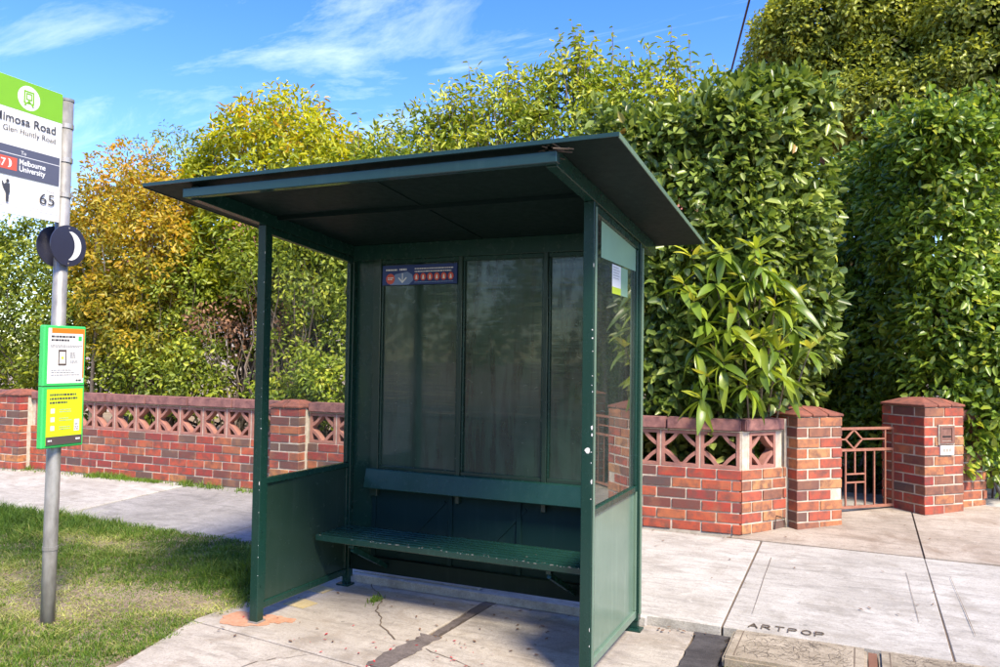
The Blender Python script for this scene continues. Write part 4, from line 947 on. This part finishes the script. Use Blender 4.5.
shrub('garden_shrub', 'dark shrub closing the view along the path behind the gate', 'shrub',
      [((1.6, 7.6, 1.9), (1.0, .7, 2.0)), ((2.6, 7.9, 1.8), (.9, .7, 2.0)), ((3.2, 7.3, 2.2), (.7, .7, 1.6)), ((.5, 7.5, 2.0), (1.0, .7, 2.0)), ((2.1, 6.9, 1.1), (.6, .4, 1.1)), ((3.3, 6.5, 1.4), (.5, .4, 1.3))], (2.1, 7.7, .15), 'dark', 'bark', 1100, 22, .2, .10, .055, shell=(.5, 1.0), nb=14, r0=.03)
# long-leaved plant leaning over the fence: every leaf its own piece
def long_leaf(L, W, bend):
    n = 6; v = []; f = []
    for i in range(n+1):
        t_ = i/n; w = W*math.sin(math.pi*min(1, t_*.96+.03))**.75*(1-.15*t_); y = L*t_; z = -bend*L*t_*t_
        v += [(-w/2, y, z+.18*w), (0, y, z), (w/2, y, z+.18*w)]
    for i in range(n): a = 3*i; f += [(a, a+1, a+4, a+3), (a+1, a+2, a+5, a+4)]
    return MB().add(v, f)
def lmesh(L, W, bend, lv):
    me = long_leaf(L, W, bend).mesh('leaf'); at = me.attributes.new('lv', 'FLOAT', 'FACE'); at.data.foreach_set('value', [lv]*len(me.polygons)); me.materials.append(LM['long'])
    me.polygons.foreach_set('use_smooth', [True]*len(me.polygons)); return me
variants = {0: [lmesh(.21, .066, b, l) for b in (.2, .5, .95) for l in (.25, .45, .62)], 1: [lmesh(.17, .042, b, l) for b in (.05, .2, .4) for l in (.72, .88, 1.0)]}
plant = empty('long_leaved_plant', (2.2, 3.5, .15)); tag(plant, 'long-leaved bright green plant leaning over the fence in front of the clipped hedge', 'plant')
stem = MB()
whorls = [(1.85, 3.18, 2.36, 1), (2.10, 3.12, 2.40, 0), (2.35, 3.15, 2.42, 1), (2.52, 3.22, 2.20, 0), (2.22, 3.08, 1.98, 1), (1.98, 3.10, 1.85, 0), (2.62, 3.30, 1.80, 1), (2.42, 3.12, 1.70, 1), (2.12, 3.05, 1.50, 1), (2.30, 3.06, 1.32, 0), (1.95, 3.02, 1.20, 0), (2.58, 3.22, 1.40, 0), (2.75, 3.45, 1.62, 1), (1.78, 3.12, 2.15, 0), (2.50, 3.15, 1.95, 0), (2.05, 3.08, 2.16, 0), (2.30, 3.12, 2.18, 0), (1.90, 3.08, 1.62, 0), (2.28, 3.05, 1.66, 1), (2.52, 3.18, 1.60, 1), (2.00, 3.03, 1.38, 1), (2.42, 3.10, 1.48, 0), (2.62, 3.28, 2.02, 1), (1.88, 3.05, 2.0, 1), (2.18, 3.06, 1.80, 0), (2.40, 3.12, 2.28, 0)]
for wx, wy, wz, kd in whorls:
    b = Vector((wx-2.2, wy-3.5, wz-.15)); stem.tube([(b.x*.6, b.y*.1+.12, max(.3, b.z-.6)), (b.x*.85, b.y*.5, b.z-.25), tuple(b)], [.012, .008, .004], 6)
    nl = 13
    for k in range(nl):
        young = k < (8 if kd else 4)
        me = random.choice(variants[1 if young else 0]); o = bpy.data.objects.new('leaf', me); col.objects.link(o); o.parent = plant
        az = k*2.4+random.random()*.7; el = R(25+45*random.random()) if young else R(-45+55*random.random())
        o.location = b-Vector((0, 0, 0 if young else .07*random.random())); o.rotation_euler = (el, (random.random()-.5)*1.3, az); s = .65+.65*random.random(); o.scale = (s, s, s)
stem.build('stem', M['bark_pale'], plant)

# plants just inside the gate
def fern(loc, label, n, L, W, h):
    root = empty('strap_plant', loc); me = [lmesh2(L*(.7+.5*random.random()), W, .5+.5*random.random(), random.random()) for _ in range(5)]
    for k in range(n):
        o = bpy.data.objects.new('leaf', random.choice(me)); col.objects.link(o); o.parent = root
        o.rotation_euler = (R(35+50*random.random()), 0, k*2.4+random.random()); o.location = (.08*random.random(), .08*random.random(), h*random.random())
    tag(root, label, 'plant', 'strap-leaved plants inside the gate')
def lmesh2(L, W, bend, lv):
    me = lmesh(L, W, bend, lv); me.materials.clear(); me.materials.append(LM['fern']); return me
fern((2.45, 4.75, .15), 'dark strap-leaved plant close behind the left gate pillar', 46, .5, .035, .5)
fern((2.2, 5.45, .15), 'dark strap-leaved plant further back behind the left gate pillar', 46, .75, .04, .8)
fern((3.2, 5.55, .15), 'dark strap-leaved plant beside the path, behind the right end of the gate', 30, .4, .035, .2)

# ------------------------------------------------------------------ grass and litter
def fbm(x, y): return (np.sin(2.1*x+1.3*y+.5)+np.sin(-1.7*x+2.9*y+2.1)+.7*np.sin(5.3*x+3.1*y+1.1)+.6*np.sin(-4.1*x+6.7*y)+.5*np.sin(9.7*x-7.3*y+.4))/3.8
def blades(name, x, y, z, h, wdt, lv, label):
    n = len(x); P = np.stack([x, y, z], 1); a = rng.random(n)*6.283; S = np.stack([np.cos(a), np.sin(a), 0*a], 1)*wdt[:, None]
    lean = np.stack([rng.normal(size=n), rng.normal(size=n), 0*a], 1)*h[:, None]*(.5+1.6*(lv[:, None] > .6)); U = np.stack([0*a, 0*a, h], 1)
    V = np.stack([P-S, P+S, P+U*.6+lean*.4+S*.7, P+U*.6+lean*.4-S*.7, P+U+lean], 1).reshape(-1, 3); b = np.arange(n)*5
    me = bpy.data.meshes.new(name); me.vertices.add(5*n); me.vertices.foreach_set('co', V.astype(np.float32).ravel())
    F = np.stack([b, b+1, b+2, b+3, b+3, b+2, b+4], 1).ravel().astype(np.int32); me.loops.add(7*n); me.loops.foreach_set('vertex_index', F)
    me.polygons.add(2*n); ls = np.stack([np.arange(n)*7, np.arange(n)*7+4], 1).ravel().astype(np.int32); me.polygons.foreach_set('loop_start', ls); me.polygons.foreach_set('loop_total', np.tile([4, 3], n).astype(np.int32))
    at = me.attributes.new('lv', 'FLOAT', 'FACE'); at.data.foreach_set('value', np.repeat(np.clip(lv, 0, 1), 2).astype(np.float32)); me.update(calc_edges=True); me.validate()
    o = link(name, me, None, LM['grass']); tag(o, label, 'grass', kind='stuff'); return o
n = 190000
gx_ = -7.5+7.3*rng.random(n)**.62; gy_ = -1.5+2.86*rng.random(n)
edge = np.where(gy_ < -.05, -.30-(gy_+.05)*.22, -.29+.03*np.sin(9*gy_)); edge = np.where((gy_ > .28), -.06, edge)
g1 = fbm(gx_*1.3, gy_*1.3); g2 = fbm(gx_*3.1+4, gy_*3.1+1)
bare = np.exp(-(((gx_+1.25)/.55)**2+((gy_+.25)/.30)**2))*1.3+np.exp(-(((gx_+.55)/.38)**2+((gy_-.12)/.20)**2))*1.2+np.exp(-(((gx_+2.3)/.7)**2+((gy_-.85)/.14)**2))*1.3+np.exp(-(((gx_+2.0)/.6)**2+((gy_-.05)/.2)**2))*.8
lush = np.exp(-(((gx_+4.1)/1.5)**2+((gy_-1.0)/.35)**2))+.7*np.exp(-(((gx_+.55)/.5)**2+((gy_-.75)/.4)**2))
keep = (gx_ < edge+rng.normal(size=n)*.03+.05*fbm(gy_*11, gy_*7+gx_)) & (gy_ < 1.30+.07*fbm(gx_*4, gx_*2.3)+.035*rng.normal(size=n)) & (rng.random(n) > np.clip(bare*.48-.3*lush, 0, .6)) 
gx_, gy_, g1, g2, bare, lush = (a[keep] for a in (gx_, gy_, g1, g2, bare, lush)); n = len(gx_)
g3 = fbm(gx_*9+2, gy_*9+5); lvb = -.05; hh = np.clip((.022+.016*g1+.010*g2+.07*lush-.010*bare)*(1+.8*g3), .010, .14)*(.6+.8*rng.random(n)); lv = np.clip(.33+.20*g1+.16*g2+.12*fbm(gx_*7, gy_*7)+.42*bare-.35*lush+rng.normal(size=n)*.22, 0, 1)
blades('verge_grass', gx_, gy_, -.014+np.maximum(0, gy_)*.055, hh, .0016+.0016*rng.random(n), lv, 'patchy green and dry grass of the verge around the stop pole')
n = 5200; x = -6.2+5.0*rng.random(n); y = 2.965+.033*x-.02-np.abs(rng.normal(size=n))*.055; k = (fbm(x*1.6, y) > -.15) | (rng.random(n) < .1); k &= (x < -3.3) | (rng.random(n) < .35); x, y = x[k], y[k]; n = len(x)
blades('wall_grass', x, y, .112+0*x, .025+.06*rng.random(n)*(.4+.6*(fbm(x*2.2, y) > 0)), .0025+.002*rng.random(n), .3+.3*rng.random(n), 'thin weeds growing along the foot of the brick fence')
n = 60; x = .40+.02*rng.normal(size=n); y = .66+.03*rng.normal(size=n); blades('weed', np.append(x, 2.75+.1*rng.normal(size=120)), np.append(y, .50+.02*rng.normal(size=120)), np.full(n+120, 0.0), .02+.02*rng.random(n+120), np.full(n+120, .004), .3+.2*rng.random(n+120), 'tiny weeds growing from the slab cracks')
def flakes(name, pts, sz, mat, label, cat):
    mb = MB()
    for x, y, z in pts:
        a = random.random()*6.28; s = sz*(.5+random.random()); c, d = math.cos(a)*s, math.sin(a)*s
        mb.add([(x-c, y-d, z), (x+d*.45, y-c*.45, z+.004*random.random()), (x+c, y+d, z+.003), (x-d*.45, y+c*.45, z+.002)], [(0, 1, 2, 3)])
    tag(mb.build(name, M[mat]), label, cat, kind='stuff')
flakes('red_petals', [(1.05+.38*random.gauss(0, 1), -.02+.14*random.gauss(0, 1), .006) for _ in range(46)], .010, 'petal', 'scattered red petals on the slab inside the shelter', 'petals')
flakes('dry_leaves', [(random.uniform(-.1, 1.9), random.uniform(-.5, .93), .006) for _ in range(46)]+[(random.uniform(.9, 1.9), random.uniform(.2, .9), .006) for _ in range(25)]+[(random.uniform(-2.6, -.35), random.uniform(-.7, 1.1), .03) for _ in range(40)]+[(random.uniform(-4, 2.2), 2.93-abs(random.gauss(0, .05)), .128) for _ in range(50)]+[(x_, y_, zf(x_, y_)+.008) for x_, y_ in [(random.uniform(1.7, 4.2), random.uniform(1.05, 4.0)) for _ in range(40)]]+[(random.uniform(2.1, 2.5), random.uniform(.9, .985), .012) for _ in range(16)], .012, 'litter', 'small dry brown leaves lying on the slab, verge and path', 'leaf litter')

# planting on the far side of the street: shows only as a dark reflection in the glossy rear panels
C, O = ellipsoid_clumps([((x, -19.5+rng.normal(), 3.6+1.6*rng.random()), (2.4, 1.3, 3.4+1.5*rng.random())) for x in np.arange(-16, 22, 3.4)], 900, (.6, 1.0), .1)
P, Dv, N, idx = clumps_to_leaves(C, .5*(.6+.8*rng.random(900)), O, 10)
o = leaf_cloud('street_planting', P, Dv, N, .45, .26, rng.random(len(P)), LM['dark'], None); tag(o, 'dark mass of garden trees across the street', 'planting', kind='stuff')
